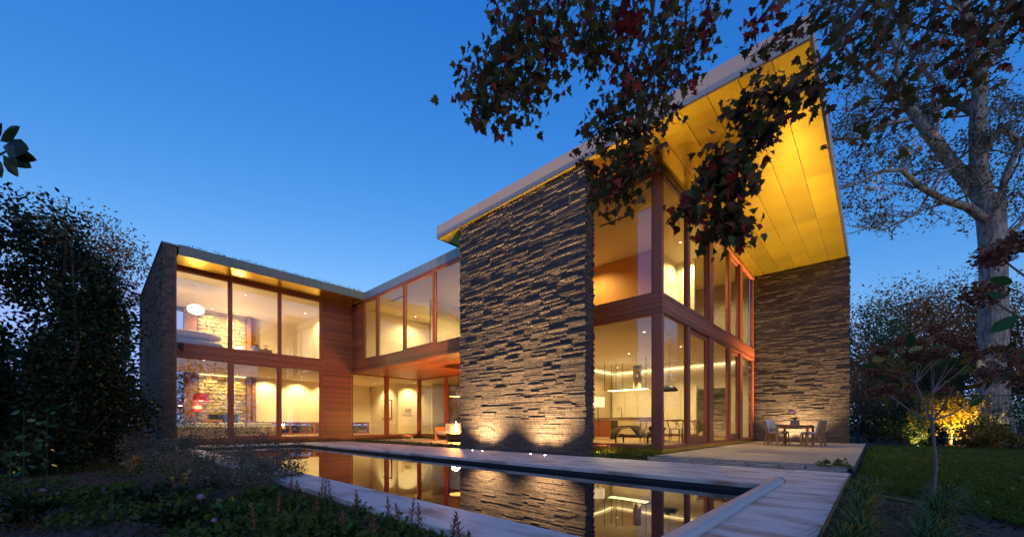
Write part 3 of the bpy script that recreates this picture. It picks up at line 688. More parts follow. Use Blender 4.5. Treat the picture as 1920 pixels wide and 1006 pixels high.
box(-.9, .8, -.25, .25, .08, .74).build('body', M['dark'], t, bevel=.01)
for i in range(3): box(-.88 + i * .56, -.34 + i * .56, -.27, -.251, .1, .72).build('door', M['cedar_frame'], t)
for sx_ in (-.8, .7): box(sx_, sx_ + .06, -.2, .2, 0, .079).build('leg', M['dark'], t)
t = thing('dining_table', 'round dining table among the wishbone chairs indoors', 'table', (-5.6, 13.6, Z0))
MB().lathe([(.75, .70), (.76, .72), (.75, .74)], n=32).build('table_top', M['teak'], t); MB().lathe([(.3, 0), (.3, .03), (.06, .06), (.06, .699)], n=16).build('pedestal', M['teak'], t)
def wish(label):
    t = thing('wishbone_chair', label, 'chair', group='wishbone chairs')
    for s in (-1, 1):
        MB().tube([(s*.24, .2, 0), (s*.24, .2, .45)], .017, 7).build('leg', M['teak'], t); MB().tube([(s*.22, -.2, 0), (s*.2, -.2, .45), (s*.25, -.12, .70)], .017, 7).build('leg', M['teak'], t)
        MB().tube([(s*.24, .2, .22), (s*.22, -.2, .22)], .011, 6).build('stretcher', M['teak'], t)
    box(-.25, .25, -.21, .22, .43, .46).build('seat', M['sofa'], t, bevel=.01)
    MB().tube([(-.28, .12, .70)] + [(.28*math.sin(a), -.06 - .2*math.cos(a), .70 + .03*math.cos(a)) for a in [(-1.4 + 2.8*i/8) for i in range(9)]] + [(.28, .12, .70)], .016, 7).build('back_rail', M['teak'], t)
    MB().tube([(0, -.2, .46), (0, -.215, .58), (-.07, -.245, .72)], .012, 6).tube([(0, -.215, .58), (.07, -.245, .72)], .012, 6).build('splat', M['teak'], t); return t
w0 = wish('wishbone chair nearest the corner window')
for i, (x, y, a, lab) in enumerate(((-4.75, 12.75, 40, None), (-5.5, 12.6, 0, 'wishbone chair left of the one nearest the corner window'), (-4.65, 13.9, 100, 'wishbone chair behind the first glass door'), (-5.2, 14.6, 160, 'farthest wishbone chair behind the first glass door'))):
    c = w0 if i == 0 else copy_tree(w0)
    c.location = (x, y, Z0); c.rotation_euler = (0, 0, R(a))
    if lab: c['label'] = lab
t = thing('dome_pendant', 'dark dome pendant lamp above the indoor dining table', 'pendant lamp', (-5.6, 14.6, 2.05), world=False)
MB().lathe([(.30, 0), (.29, .06), (.22, .16), (.08, .22), (.03, .24)], n=24).build('shade', M['dark'], t, smooth=True); MB().tube([(0, 0, .23), (0, 0, ZS + .02 - 2.05)], .006, 5).build('cord', M['dark'], t)
MB().lathe([(.24, .02), (.24, .03)], n=20).build('bulb', M['lens_soft'], t)

# living room of the left wing
t = thing('sofa', 'long cream sofa with its back to the lower left window', 'sofa', (-20.9, 4.3, .212), world=True)
box(-21.75, -20.75, 2.45, 6.05, .27, .52).build('base', M['sofa'], t, bevel=.03); box(-20.95, -20.62, 2.4, 6.1, .25, .74).build('back', M['sofa'], t, bevel=.03)
for y in (2.4, 5.9): box(-21.75, -20.96, y - .02, y + .2, .26, .66).build('arm', M['sofa'], t, bevel=.03)
for i in range(3): box(-21.15, -20.92, 2.68 + i * 1.1, 3.68 + i * 1.1, .58, .90).build('back_cushion', M['sofa'], t, bevel=.06)
for i in range(3): box(-21.7, -21.16, 2.68 + i * 1.08, 3.72 + i * 1.08, .521, .62).build('seat_cushion', M['sofa'], t, bevel=.03)
t = thing('armchair', 'tan leather armchair before the fieldstone wall', 'armchair', (-23.9, 4.15, .212))
box(-.4, .4, -.4, .4, .15, .45).build('seat', M['orangefab'], t, bevel=.04); box(-.4, -.25, -.4, .4, .45, .85).build('backrest', M['orangefab'], t, bevel=.04)
for s in (-1, 1): box(-.3, .38, s * .4 - .06, s * .4 + .06, .16, .64).build('arm', M['orangefab'], t, bevel=.03)
for s in (-1, 1):
    for q in (-1, 1): box(s*.33-.02, s*.33+.02, q*.33-.02, q*.33+.02, 0, .149).build('leg', M['dark'], t)
t = thing('arc_lamp', 'arched floor lamp with a red drum shade before the stone wall', 'lamp', (-23, 2.95, .212), world=True)
MB().tube([(-23, 2.75, .24), (-23, 2.82, 1.2), (-23, 2.92, 1.9), (-23, 3.08, 2.22), (-23, 3.3, 2.33), (-23, 3.48, 2.30), (-23, 3.5, 2.22)], .018, 8).build('arm', M['steel'], t, smooth=True)
MB().lathe([(.16, 0), (.16, .03), (.03, .05)], c=(-23, 2.75, .212), n=16).build('base', M['steel'], t)
MB().lathe([(.31, -.17), (.28, .17)], c=(-23, 3.5, 2.08), n=24).build('lamp_shade', M['redshade'], t); point(t, (-23, 3.5, 1.86), 8, .08)
t = thing('red_lamp', 'small red and cream drum lamp below the arc lamp shade', 'lamp', (-23.5, 3.42, .212))
MB().lathe([(.2, 1.22), (.2, 1.62)], n=20).build('lamp_shade', M['redshade'], t); MB().lathe([(.202, 1.34), (.202, 1.48)], n=20).build('shade_band', mat('cream_band', (.6, .45, .3), .7, emit=((1, .6, .3), .3)), t); MB().lathe([(.14, 0), (.14, .02), (.012, .03), (.012, 1.3)], n=12).build('stand', M['steel'], t)
t = thing('low_table', 'low dark table with a chrome frame behind the third lower pane', 'table', (-21.0, 6.85, .212))
box(-.3, .3, -.55, .55, .36, .40).build('table_top', M['dark'], t)
for s in (-1, 1): MB().tube([(-.27, s*.5, .0), (-.27, s*.5, .355), (.27, s*.5, .355), (.27, s*.5, 0)], .013, 6).build('leg', M['chrome'], t)
# upper left room
t = thing('globe_pendant', 'glowing white oval glass pendant in the upper left room', 'pendant lamp', (-21.5, 3.1, 5.77))
MB().lathe([(.0, -.2)] + [(.30*math.cos(a), .21*math.sin(a)) for a in [(-1.4 + 2.8*i/12) for i in range(13)]] + [(.0, .21)], n=24).build('globe', M['globe'], t, smooth=True)
MB().tube([(0, 0, .2), (-.04, .02, .45), (-.02, 0, .7), (-.1, -.06, 1.05)], .006, 5).build('cord', M['white'], t); MB().lathe([(.1, 1.03), (.1, 1.055)], c=(-.1, -.06, 0), n=14).build('ceiling_rose', M['white'], t); point(t, (0, 0, -.35), 40, .2)
t = thing('glow_lamp', 'slim glowing floor lamp before the upper fieldstone wall', 'lamp', (-24.8, 5.35, LT - .028))
MB().lathe([(.05, .1), (.10, .35), (.17, .95)], n=20).build('lamp_shade', M['globe'], t, smooth=True); MB().lathe([(.12, 0), (.12, .02), (.02, .03), (.02, .12)], n=12).build('stand', M['steel'], t); point(t, (0, 0, 1.1), 25, .1)
t = thing('daybed', 'pale oval daybed behind the upper left pane', 'daybed', (-21.6, 3.0, LT - .028))
MB().lathe([(.9, .56), (1.0, .60), (1.02, .72), (.98, .80), (.7, .83), (.05, .83)], n=32, sx=.62).build('mattress', M['sofa'], t, smooth=True); MB().lathe([(.55, 0), (.95, .12), (1.1, .35), (1.02, .42), (.5, .44)], n=32, sx=.62).build('base', M['grey'], t, smooth=True)
for s in (-1, 1): MB().tube([(0, s*.55, .40), (0, s*.55, .57)], .03, 8).build('support', M['dark'], t)
t = thing('chest', 'small pale wooden chest behind the middle upper pane', 'chest', (-21.5, 5.55, LT - .028))
box(-.25, .25, -.4, .4, .02, .42).build('body', M['tanwall'], t, bevel=.01)
for i in range(2): box(.251, .262, -.38, .38, .05 + i*.18, .21 + i*.18).build('drawer', M['tanwall'], t)
t = thing('dark_vase', 'squat dark vase on the pale chest', 'vase', (-21.5, 5.35, LT + .393)); MB().lathe([(.07, 0), (.12, .06), (.12, .14), (.08, .18), (.09, .2)], n=18).build('body', M['dark'], t, smooth=True); MB().lathe([(.122, .09), (.122, .11)], n=18).build('band', M['sofa'], t)
t = thing('dried_bouquet', 'round dried flower bunch on the pale chest', 'flowers', (-21.5, 5.75, LT + .393)); MB().lathe([(.05, 0), (.08, .06), (.05, .1)], n=14).build('vase', M['grey'], t)
m = MB()
for k in range(30):
    a, e = random.uniform(0, 6.28), random.uniform(.1, 1.5); r = .13; c = Vector((r*math.cos(a)*math.cos(e), r*math.sin(a)*math.cos(e), .13 + r*.8*math.sin(e))); m.lathe([(.005, -.02), (.025, 0), (.005, .02)], c=c, n=6)
m.build('blooms', M['orangefab'], t)
# pictures in the lobby
ART1 = mat('grey_print', (.10, .11, .11), .6, vary=(.42, .42, .38), noise=(2.2, .4, .62)); ART2 = mat('ochre_print', (.05, .045, .04), .6, vary=(.6, .5, .24), noise=(4.5, .42, .55))
t = thing('framed_picture', 'tall dark framed print on the lobby wall', 'picture', (-23.8, 13.38, 1.8), world=True)
box(-24.40, -23.15, 13.385, 13.42, 1.18, 2.44).build('frame', M['dark'], t); box(-24.34, -23.21, 13.378, 13.384, 1.24, 2.38).build('mat_board', M['white'], t); box(-24.12, -23.43, 13.372, 13.377, 1.40, 2.22).build('print', ART1, t)
t = thing('framed_picture', 'small pale framed print on the lobby wall, right of the tall print', 'picture', (-22.38, 14.1, 1.7), world=True)
box(-22.4, -22.365, 13.74, 14.5, 1.45, 2.0).build('frame', M['sofa'], t); box(-22.364, -22.358, 13.78, 14.46, 1.49, 1.96).build('mat_board', M['white'], t); box(-22.357, -22.352, 13.88, 14.36, 1.56, 1.88).build('print', ART2, t)
# fire court
t = thing('fire_bowl', 'dark round fire bowl with tall flames beside the brick wall', 'fire bowl', (-14.15, 11.45, .036))
MB().lathe([(.30, 0), (.42, .06), (.46, .36), (.43, .37), (.40, .30), (.05, .28)], n=28).build('bowl', M['dark'], t)
for k in range(9):
    a = k * 2.4; r = .06 + .17 * (k % 3) / 2; hgt = .62 - .9 * r + random.uniform(-.1, .1); cx, cy_ = r*math.cos(a), r*math.sin(a); lx, lyy = random.uniform(-.06, .06), random.uniform(-.06, .06)
    MB().tube([(cx, cy_, .29), (cx + lx*.2, cy_, .29 + hgt*.25), (cx + lx, cy_ + lyy, .29 + hgt*.6), (cx + lx*.5, cy_ + lyy*1.6, .29 + hgt)], [.06, .10, .055, .004], 8).build('flame', M['flame_core'] if r < .08 else M['flame'], t, smooth=True)
point(t, (0, 0, .85), 110, .18, (1, .42, .10))
t = thing('garden_loveseat', 'timber garden loveseat with pale cushions behind the fire bowl', 'loveseat', (-15.6, 12.35, .036))
box(-.85, .85, -.35, .35, .24, .30).build('seat_frame', M['teak'], t)
for s in (-1, 1):
    box(s*.88-.03, s*.88+.03, -.38, .40, .01, .66).build('side_panel', M['teak'], t, bevel=.01)
box(-.85, .85, .36, .41, .24, .74).build('back_frame', M['teak'], t)
for s in (-1, 1): box(s*.42-.40, s*.42+.40, -.34, .3, .301, .45).build('seat_cushion', M['canvas'], t, bevel=.03); box(s*.42-.40, s*.42+.40, .2, .355, .451, .84).build('back_cushion', M['canvas'], t, bevel=.04)
t = thing('disc_pendant', 'thin white disc pendant hanging over the fire court', 'pendant lamp', (-14.0, 11.5, 2.1))
MB().lathe([(.42, 0), (.42, .03), (.06, .07), (.03, .12)], n=28).build('shade', M['white'], t); MB().tube([(0, 0, .1), (0, 0, 1.361)], .009, 6).build('rod', M['dark'], t); MB().lathe([(.38, -.006), (.38, -.002)], n=24).build('diffuser', M['ceil'], t)
t = thing('wall_spotlight', 'small dark spotlight on the spandrel beside the left brick wall', 'light', (XL + .026, 2.42, 3.9)); box(0, .09, -.06, .06, -.09, .06).build('body', M['dark'], t); MB().tube([(.05, 0, -.1), (.13, 0, -.18)], .05, 12).build('head', M['dark'], t)
for i, (u, v) in enumerate(((752, 821), (706, 815.6), (720, 815.8))):
    p = atz(u, v, 0); p.x = max(p.x, -19.4)
    uplight(p.x, p.y, -.09, (XL, p.y, 1.0), 12, 110, ['tiny uplight in the court planting at the glass corner', 'tiny uplight at the lobby window base, left one', 'tiny uplight at the lobby window base, right one'][i], 'court uplights')
uplight(-5.75, 9.75, -.085, (-5.5, 9.75, 7), 48, 110, 'uplight in the planting strip under the corner window', 'planting uplights')

# ================================================================== PLANTS
def rand_rot(n, up=0.0):
    """random leaf frames: returns (tangent, side, normal) arrays; up pulls the tangent up (+) or down (-)"""
    t = rng.normal(size=(n, 3)); t[:, 2] = t[:, 2] * .7 + up; t /= np.linalg.norm(t, axis=1, keepdims=True)
    r = rng.normal(size=(n, 3)); s = np.cross(t, r); s /= np.linalg.norm(s, axis=1, keepdims=True)
    return t, s, np.cross(s, t)
DIAMOND = np.array([(0, 0), (.28, .45), (0, 1), (-.28, .45)])
OVAL = np.array([(0, 0), (.2, .2), (.27, .5), (.16, .8), (0, 1), (-.16, .8), (-.27, .5), (-.2, .2)])
half = [(.16, .10), (.40, .03), (.33, .17), (.56, .33), (.38, .36), (.33, .50), (.20, .45), (.24, .70), (.11, .68)]
MAPLE = np.array([(0, 0)] + half + [(0, 1.0)] + [(-x, y) for x, y in half[::-1]])
def leaves(name, C, size, m, parent, shape=DIAMOND, up=0., fold=.12, kind='stuff'):
    C = np.asarray(C, float); n = len(C); t, s, nn = rand_rot(n, up); sz = size * rng.uniform(.65, 1.25, n); k = len(shape)
    V = np.empty((n, k, 3))
    for i, (a, b_) in enumerate(shape):
        V[:, i] = C + (s * a + t * b_ + nn * (abs(a) * fold * 2 + fold * b_ * b_ * .5)) * sz[:, None]
    return np_mesh(name, V.reshape(-1, 3), np.arange(n * k).reshape(n, k), m, parent, kind=kind)
def cloud(c, rad, n, clumps=40, tight=.22, shell=.55):
    """points in clumps spread through an ellipsoid, thinner towards the middle"""
    c = np.array(c); rad = np.array(rad)
    d = rng.normal(size=(clumps, 3)); d /= np.linalg.norm(d, axis=1, keepdims=True); rr = shell + (1 - shell) * rng.random((clumps, 1)) ** .5
    cc = d * rr; w_ = rng.random(clumps) + .4; w_ /= w_.sum()
    idx = rng.choice(clumps, n, p=w_); q = np.clip(rng.normal(size=(n, 3)), -1.5, 1.5); q *= (tight * (.6 + .8 * rng.random((clumps, 1))))[idx]
    return c + (cc[idx] + q) * rad, c + cc * rad
def twigs(mb, base, tips, r0=.02, sag=0., n=5):
    base = Vector(base)
    for tp in tips:
        tp = Vector(tp); mid = base.lerp(tp, .5) + Vector((random.uniform(-.1, .1), random.uniform(-.1, .1), sag)) * (tp - base).length
        mb.tube([base, mid, tp], [r0, r0 * .6, r0 * .15], n, cap=False)
LM = {}
LM['ever'] = leafmat('evergreen_leaf', [(.008, .016, .006), (.014, .028, .009), (.028, .048, .014)], .42)
LM['laurel'] = leafmat('laurel_leaf', [(.02, .05, .012), (.035, .085, .02), (.05, .11, .03)], .3)
LM['hedge'] = leafmat('yew_leaf', [(.010, .022, .010), (.018, .036, .016), (.022, .045, .02)], .5)
LM['rust'] = leafmat('rust_leaf', [(.26, .075, .025), (.34, .12, .035), (.20, .10, .04), (.15, .12, .04)], .6)
LM['oak'] = leafmat('oak_leaf', [(.09, .085, .025), (.15, .10, .035), (.20, .09, .035), (.06, .075, .025)], .6)
LM['maple'] = leafmat('maple_leaf', [(.06, .085, .016), (.10, .095, .022), (.14, .085, .03), (.17, .05, .028), (.10, .085, .022), (.08, .07, .03)], .5, .4)
LM['maple_red'] = leafmat('red_maple_leaf', [(.26, .02, .02), (.36, .03, .028), (.19, .02, .018)], .5, .35)
LM['japan'] = leafmat('golden_maple_leaf', [(.48, .33, .03), (.52, .36, .03), (.42, .22, .03)], .6, .4)
LM['lime'] = leafmat('lime_leaf', [(.12, .16, .03), (.17, .2, .03), (.08, .12, .03)], .5)
LM['blue'] = leafmat('grey_green_leaf', [(.08, .10, .075), (.12, .13, .095), (.11, .09, .065)], .6)
LM['fern'] = leafmat('low_green_leaf', [(.028, .055, .010), (.045, .08, .014), (.07, .08, .02)], .7)
LM['yellow'] = leafmat('yellow_leaf', [(.22, .17, .03), (.26, .13, .03), (.12, .14, .03)], .5)
LM['brownhead'] = leafmat('dried_head', [(.20, .075, .04), (.27, .11, .06), (.14, .055, .035)], .7)
LM['grass'] = leafmat('grass_blade', [(.06, .13, .02), (.085, .17, .025), (.13, .18, .035)], .5)
LM['strap'] = leafmat('strap_leaf', [(.03, .075, .02), (.05, .11, .025), (.09, .13, .03)], .4)
LM['petal'] = leafmat('lilac_petal', [(.28, .16, .30), (.34, .22, .36), (.24, .12, .27)], .6)
GZ = -.1
# --- big oak behind the fence, traced limb by limb at its own depth
oak = thing('oak_tree', 'huge pale barked oak with spreading limbs behind the fence', 'tree', at(1858, 838, 17.5), world=True); oak.location.z = GZ
OD = 17.5
def poly(pts, D=OD, dd=0.): return [at(u, v, D + dd * i / max(1, len(pts) - 1)) for i, (u, v) in enumerate(pts)]
def pr(ws, D=OD): return [w_ / 734.07 * D / 2 * .66 for w_ in ws]
tr = MB().tube(poly([(1862, 850), (1862, 815), (1861, 740), (1862, 650), (1863, 560), (1862, 470), (1858, 405), (1852, 370)]), pr([112, 84, 66, 60, 56, 54, 58, 60]), 20, cap=False)
tr.build('trunk', M['bark'], oak, smooth=True)
limbs = [([(1848, 400), (1835, 310), (1833, 230), (1838, 150), (1822, 70), (1805, 0), (1800, -60)], [42, 38, 34, 30, 26, 22, 18], -1),
         ([(1862, 400), (1822, 350), (1780, 300), (1745, 255), (1715, 215), (1690, 185), (1650, 150), (1600, 110), (1560, 60)], [40, 34, 32, 30, 26, 20, 14, 9, 4], 1.5),
         ([(1850, 415), (1815, 388), (1770, 375), (1725, 350), (1690, 318), (1650, 322), (1610, 345), (1575, 352)], [24, 22, 17, 14, 11, 8, 5, 3], -2),
         ([(1835, 215), (1795, 195), (1760, 190), (1720, 205), (1670, 205), (1620, 225)], [22, 18, 14, 10, 6, 3], 2),
         ([(1700, 225), (1650, 235), (1610, 260), (1570, 262), (1540, 280)], [14, 12, 9, 6, 3], 1),
         ([(1712, 190), (1680, 130), (1688, 80), (1700, 30), (1695, -30)], [16, 13, 10, 8, 5], -1), ([(1682, 100), (1660, 50), (1630, 30), (1590, 10)], [9, 7, 5, 3], 1),
         ([(1868, 420), (1885, 330), (1915, 260), (1960, 230), (2010, 220)], [20, 16, 14, 12, 8], -2), ([(1845, 260), (1880, 240), (1915, 265), (1960, 300)], [14, 12, 12, 10], 1),
         ([(1838, 150), (1870, 100), (1885, 40), (1900, -30)], [16, 12, 9, 7], 1), ([(1790, 310), (1760, 330), (1720, 400), (1660, 430), (1600, 425)], [9, 8, 6, 4, 2], -1.5),
         ([(1755, 262), (1765, 180), (1745, 140), (1755, 90)], [8, 6, 4, 2], 1), ([(1870, 440), (1900, 430), (1940, 400), (2000, 395)], [14, 12, 10, 8], 0)]
tipsC = []; tw = MB()
def sprout(p, d, ln, r, lev):
    d = (d + Vector((random.uniform(-.5, .5), random.uniform(-.5, .5), random.uniform(-.35, .45)))).normalized(); a = Vector(p); pts = [a]
    for i in range(3):
        d = (d + Vector((random.uniform(-.35, .35), random.uniform(-.35, .35), random.uniform(-.25, .3)))).normalized(); a = a + d * ln / 3; pts.append(a.copy())
    tw.tube(pts, [r, r * .75, r * .5, r * .25], 4 if lev else 5, cap=False)
    tipsC.append((pts[-1], lev)); 
    if lev: tipsC.append((pts[2], lev))
    if lev < 2:
        for q in range(3): sprout(pts[random.choice((1, 2, 3))], d, ln * .62, r * .5, lev + 1)
for pts, ws, dd in limbs:
    P_ = poly(pts, dd=dd); MB().tube(P_, pr(ws), 10, cap=False).build('limb', M['bark'], oak, smooth=True)
    for i in range(1, len(P_)):
        for q in range(3 if ws[i] < 20 else 2):
            tt = random.random(); p0 = P_[i-1].lerp(P_[i], tt); d = (P_[i] - P_[i-1]).normalized()
            sprout(p0, d * .7 + Vector((random.uniform(-1, 1), random.uniform(-1, 1), random.uniform(-.3, .7))) * .8, random.uniform(.9, 1.9), .02 + ws[i] / 734 * OD / 2 * .16, 0)
tw.build('twigs', M['bark'], oak, kind='stuff')
C = []
for p, lev in tipsC:
    nn_ = random.choice((0, 2, 5, 8, 12)) if lev == 2 else random.choice((0, 2, 5))
    for q in range(nn_): C.append(p + Vector((random.gauss(0, .22), random.gauss(0, .22), random.gauss(0, .13))))
leaves('foliage', C, .13, LM['oak'], oak)

# --- overhanging maple: limbs enter from above, a few metres from the lens
mp = thing('maple_tree', 'overhanging maple boughs with dark red and green lobed leaves at the top', 'tree', at(1750, 1000, 2.2), world=True); mp.location.z = GZ
bough = MB(); ML, MR = [], []
def leafrun(pts, D, n, spread, red=0., dd=0., r=6):
    P_ = [at(u, v, D + dd * i / max(1, len(pts) - 1)) for i, (u, v) in enumerate(pts)]
    k = len(P_); bough.tube(P_, [r / 734 * D / 2 * (1 - .8 * i / (k - 1)) for i in range(k)], 6, cap=False)
    n = int(n * 1.5); spread *= .9
    for q in range(n):
        i = min(int((random.random() ** .8) * (k - 1)), k - 2); tt = random.random(); p0 = P_[i].lerp(P_[i+1], tt)
        s = spread / 734 * D
        c = p0 + RT * random.gauss(0, s) + FW * random.gauss(0, s * 1.2) + Vector((0, 0, random.gauss(-.25 * s, s * .9)))
        if q % 4 == 0: bough.tube([p0, p0.lerp(c, .6) + Vector((0, 0, .02)), c], [.0035, .0025, .001], 4, cap=False)
        (MR if random.random() < red else ML).append(c)
leafrun([(990, -40), (965, 40), (935, 110), (905, 160), (893, 170)], 3.3, 170, 30, .04, .2)
leafrun([(975, -40), (960, 60), (945, 130), (930, 190), (920, 215)], 3.2, 150, 26, .05)
leafrun([(1010, -40), (1000, 60), (985, 140), (985, 200)], 3.5, 130, 24, .03); leafrun([(1050, -40), (1045, 40), (1025, 110), (1025, 160)], 3.6, 140, 24, .02)
leafrun([(1110, -40), (1105, 30), (1110, 90), (1140, 110)], 3.7, 110, 26, .03); leafrun([(1150, -40), (1130, 40), (1085, 70)], 3.4, 90, 26, .02)
leafrun([(1230, -50), (1220, 60), (1185, 150), (1150, 220), (1115, 245)], 3.6, 230, 30, .06, r=9); leafrun([(1255, -50), (1240, 90), (1205, 190), (1185, 270), (1165, 330), (1150, 360)], 3.8, 260, 28, .06, r=9)
leafrun([(1185, -30), (1190, 30), (1172, 80), (1165, 130)], 3.3, 50, 16, .9); leafrun([(1290, -40), (1285, 60), (1255, 130), (1240, 210)], 3.9, 160, 28, .1)
leafrun([(1345, -40), (1325, 20), (1318, 80), (1285, 150)], 3.6, 60, 16, .35); leafrun([(1225, 200), (1200, 280), (1150, 320), (1130, 345)], 3.7, 120, 24, .05)
leafrun([(1660, -40), (1600, 40), (1550, 105), (1500, 150)], 2.9, 10, 18, .02, .1, r=16); leafrun([(1500, 150), (1455, 195), (1415, 235), (1385, 275), (1350, 320), (1325, 365)], 3.0, 120, 22, .02, .2, r=11)
leafrun([(1480, 165), (1430, 170), (1390, 190), (1370, 215)], 3.0, 70, 17, 0); leafrun([(1420, 235), (1440, 245), (1430, 240)], 3.0, 36, 16, 0)
leafrun([(1385, 275), (1345, 300), (1320, 335), (1300, 370), (1290, 395)], 3.1, 120, 20, .18); leafrun([(1372, 290), (1392, 320), (1396, 345)], 3.0, 50, 14, .05)
leafrun([(1355, 320), (1365, 370), (1360, 410), (1350, 440)], 3.1, 130, 22, .12); leafrun([(1365, 390), (1385, 420), (1395, 440)], 3.1, 60, 15, .1); leafrun([(1500, 150), (1515, 165), (1520, 175)], 2.9, 30, 15, 0)
leafrun([(1480, -40), (1440, 20), (1405, 60)], 3.3, 36, 16, .5, r=8); leafrun([(1580, -30), (1530, 25), (1480, 60), (1440, 85), (1400, 110)], 3.4, 36, 14, .06)
leafrun([(1700, -40), (1660, 40), (1610, 90), (1580, 130)], 3.1, 75, 30, .05, r=8); leafrun([(1770, -40), (1740, 60), (1700, 130), (1650, 200), (1610, 250)], 3.4, 75, 28, .12, r=8)
leafrun([(1600, -40), (1570, 20), (1560, 60)], 3.3, 55, 26, 0); leafrun([(1880, -40), (1850, 40), (1810, 110), (1790, 170)], 3.3, 75, 30, .15, r=8)
leafrun([(1940, -40), (1900, 30), (1870, 80)], 3.2, 60, 28, .08, r=8); leafrun([(1650, -20), (1690, 40), (1760, 60), (1830, 75)], 3.5, 55, 26, .08)
bough.build('boughs', M['bark_dark'], mp)
ML = np.array([tuple(c) for c in ML]); MR = np.array([tuple(c) for c in MR])
def single_leaves(C, m, k, sz):
    V = np.array([(a, b_, abs(a) * .25 + b_ * b_ * .08) for a, b_ in MAPLE]); me = bpy.data.meshes.new('leaf'); me.from_pydata(V.tolist(), [], [tuple(range(len(V)))]); me.materials.append(m)
    for c in C[:k]:
        o = bpy.data.objects.new('leaf', me); link(o, mp); o.location = c; s = sz * random.uniform(.7, 1.25); o.scale = (s, s, s)
        y = Vector((random.gauss(0, .55), random.gauss(0, .55), -1)).normalized(); o.rotation_euler = (y.to_track_quat('Y', 'Z') @ Euler((0, random.uniform(0, 6.28), 0)).to_quaternion()).to_euler()
def near_first(C): return C[np.argsort(np.linalg.norm(C - np.array(CAM), axis=1))]
ML = near_first(ML); MR = near_first(MR)
single_leaves(ML, LM['maple'], 240, .083); single_leaves(MR, LM['maple_red'], 60, .08)
leaves('foliage', ML[240:], .083, LM['maple'], mp, MAPLE, up=-1.3, fold=.3); leaves('foliage', MR[60:], .08, LM['maple_red'], mp, MAPLE, up=-1.3, fold=.3)

# --- trees beyond the fence
def tree(name, label, u, v, D, rx, rz, n, m, size, group=None, trunk_r=.18, clumps=60, base_z=GZ, cat='tree'):
    c = at(u, v, D); t = thing(name, label, cat, (c.x, c.y, base_z), group=group, world=True)
    pts, cc = cloud(c, (rx, rx, rz), n, clumps); pts = pts[pts[:, 2] > base_z + .05]
    mb = MB().tube([(c.x, c.y, base_z), (c.x + .1, c.y, base_z + (c.z - base_z) * .5), (c.x, c.y, c.z)], [trunk_r, trunk_r * .7, trunk_r * .35], 8, cap=False)
    twigs(mb, (c.x, c.y, base_z + (c.z - base_z) * .45), [p for p in cc[:26]], trunk_r * .3)
    mb.build('trunk', M['bark_dark'], t); leaves('crown', pts, size, m, t); return t
G = 'trees beyond the fence'
tree('autumn_tree', 'rounded rust brown tree beyond the fence, right of the brick wall', 1690, 640, 34, 4.2, 4.0, 10920, LM['rust'], 0.22, G, .3, 90)
tree('autumn_tree', 'broad olive brown tree beyond the fence, left of the oak trunk', 1765, 650, 38, 5.0, 4.6, 11760, LM['oak'], 0.23, G, .3, 90)
tree('green_tree', 'dark green tree close behind the right brick wall', 1618, 690, 30, 2.6, 4.0, 8820, LM['laurel'], 0.17, G, .25, 70)
tree('autumn_tree', 'small rust tree low beside the right brick wall', 1640, 720, 26, 1.7, 2.2, 4620, LM['rust'], 0.14, G, .15, 40)
tree('evergreen_tree', 'dark evergreen tree right behind the golden maple', 1790, 730, 28, 2.4, 2.6, 7560, LM['hedge'], 0.14, G, .2, 50)
tree('autumn_tree', 'rust orange tree right of the oak trunk', 1935, 640, 30, 3.2, 4.6, 9660, LM['rust'], 0.19, G, .25, 70)
tree('evergreen_tree', 'dark evergreen tree at the right edge of the picture', 1925, 760, 21, 2.0, 1.9, 6720, LM['hedge'], 0.12, G, .15, 50)
tree('autumn_tree', 'thin autumn tree high behind the oak trunk', 1800, 590, 36, 3.0, 3.4, 3990, LM['oak'], 0.22, G, .2, 60)
ring = []
for k in range(54):                                        # the wooded neighbourhood all round the garden
    a = 2 * math.pi * k / 54; rr = random.uniform(46, 54); h_ = random.uniform(4.2, 6.0)
    ring.append(cloud((-7 + rr * math.cos(a), 8 + rr * math.sin(a), h_), (5.5, 5.5, h_ + .6), 1300, 40, .2, .3)[0])
tag(leaves('far_woodland', np.concatenate(ring), .55, leafmat('far_leaf', [(.02, .03, .012), (.05, .04, .018), (.10, .05, .02), (.03, .035, .014)], .7), None), kind='stuff')
# far white house between the trees
t = thing('white_house', 'pale grey gabled house far behind the hydrangea', 'house', at(1725, 795, 48), world=True); c = at(1725, 795, 48); t.location.z = GZ
box(c.x - 3.2, c.x + 2.6, c.y, c.y + 5, GZ, 5.4).build('wall', M['zinc_pale'], t); MB().prism([(c.x - 3.5, 5.4), (c.x + 2.9, 5.4), (c.x - .3, 8.4)], c.y - .2, c.y + 5.2, 'y').build('roof', M['zinc_pale'], t); box(c.x - .8, c.x + .6, c.y - .06, c.y - .002, 2.2, 3.8).build('window', M['dark'], t)
# --- hedges, golden maple, shrubs along the fence
def shrub(name, label, c, rad, n, m, size, cat='shrub', group=None, clumps=30, shell=.5, stemm='bark_dark', up=.1, shape=DIAMOND, tight=.22):
    t = thing(name, label, cat, (c[0], c[1], GZ), group=group, world=True); pts, cc = cloud(c, rad, n, clumps, tight, shell); pts = pts[pts[:, 2] > GZ + .01]
    mb = MB(); twigs(mb, (c[0], c[1], GZ), [q for q in cc if q[2] > GZ + .1][:16], .02 * max(.4, rad[2])); mb.build('stems', M[stemm], t); leaves('foliage', pts, size, m, t, shape, up=up); return t
for i, (u, lab) in enumerate(((1632, 'dense dark hedge block beside the right brick wall'), (1688, 'dense dark hedge block right of the first hedge block'))):
    c = atz(u, 829, -.1); c.y += .5; shrub('hedge', lab, (c.x, c.y, 1.0), (.95, .8, 1.2), 5200, LM['hedge'], .11, 'hedge', 'clipped hedges', 60, .2, tight=.3)
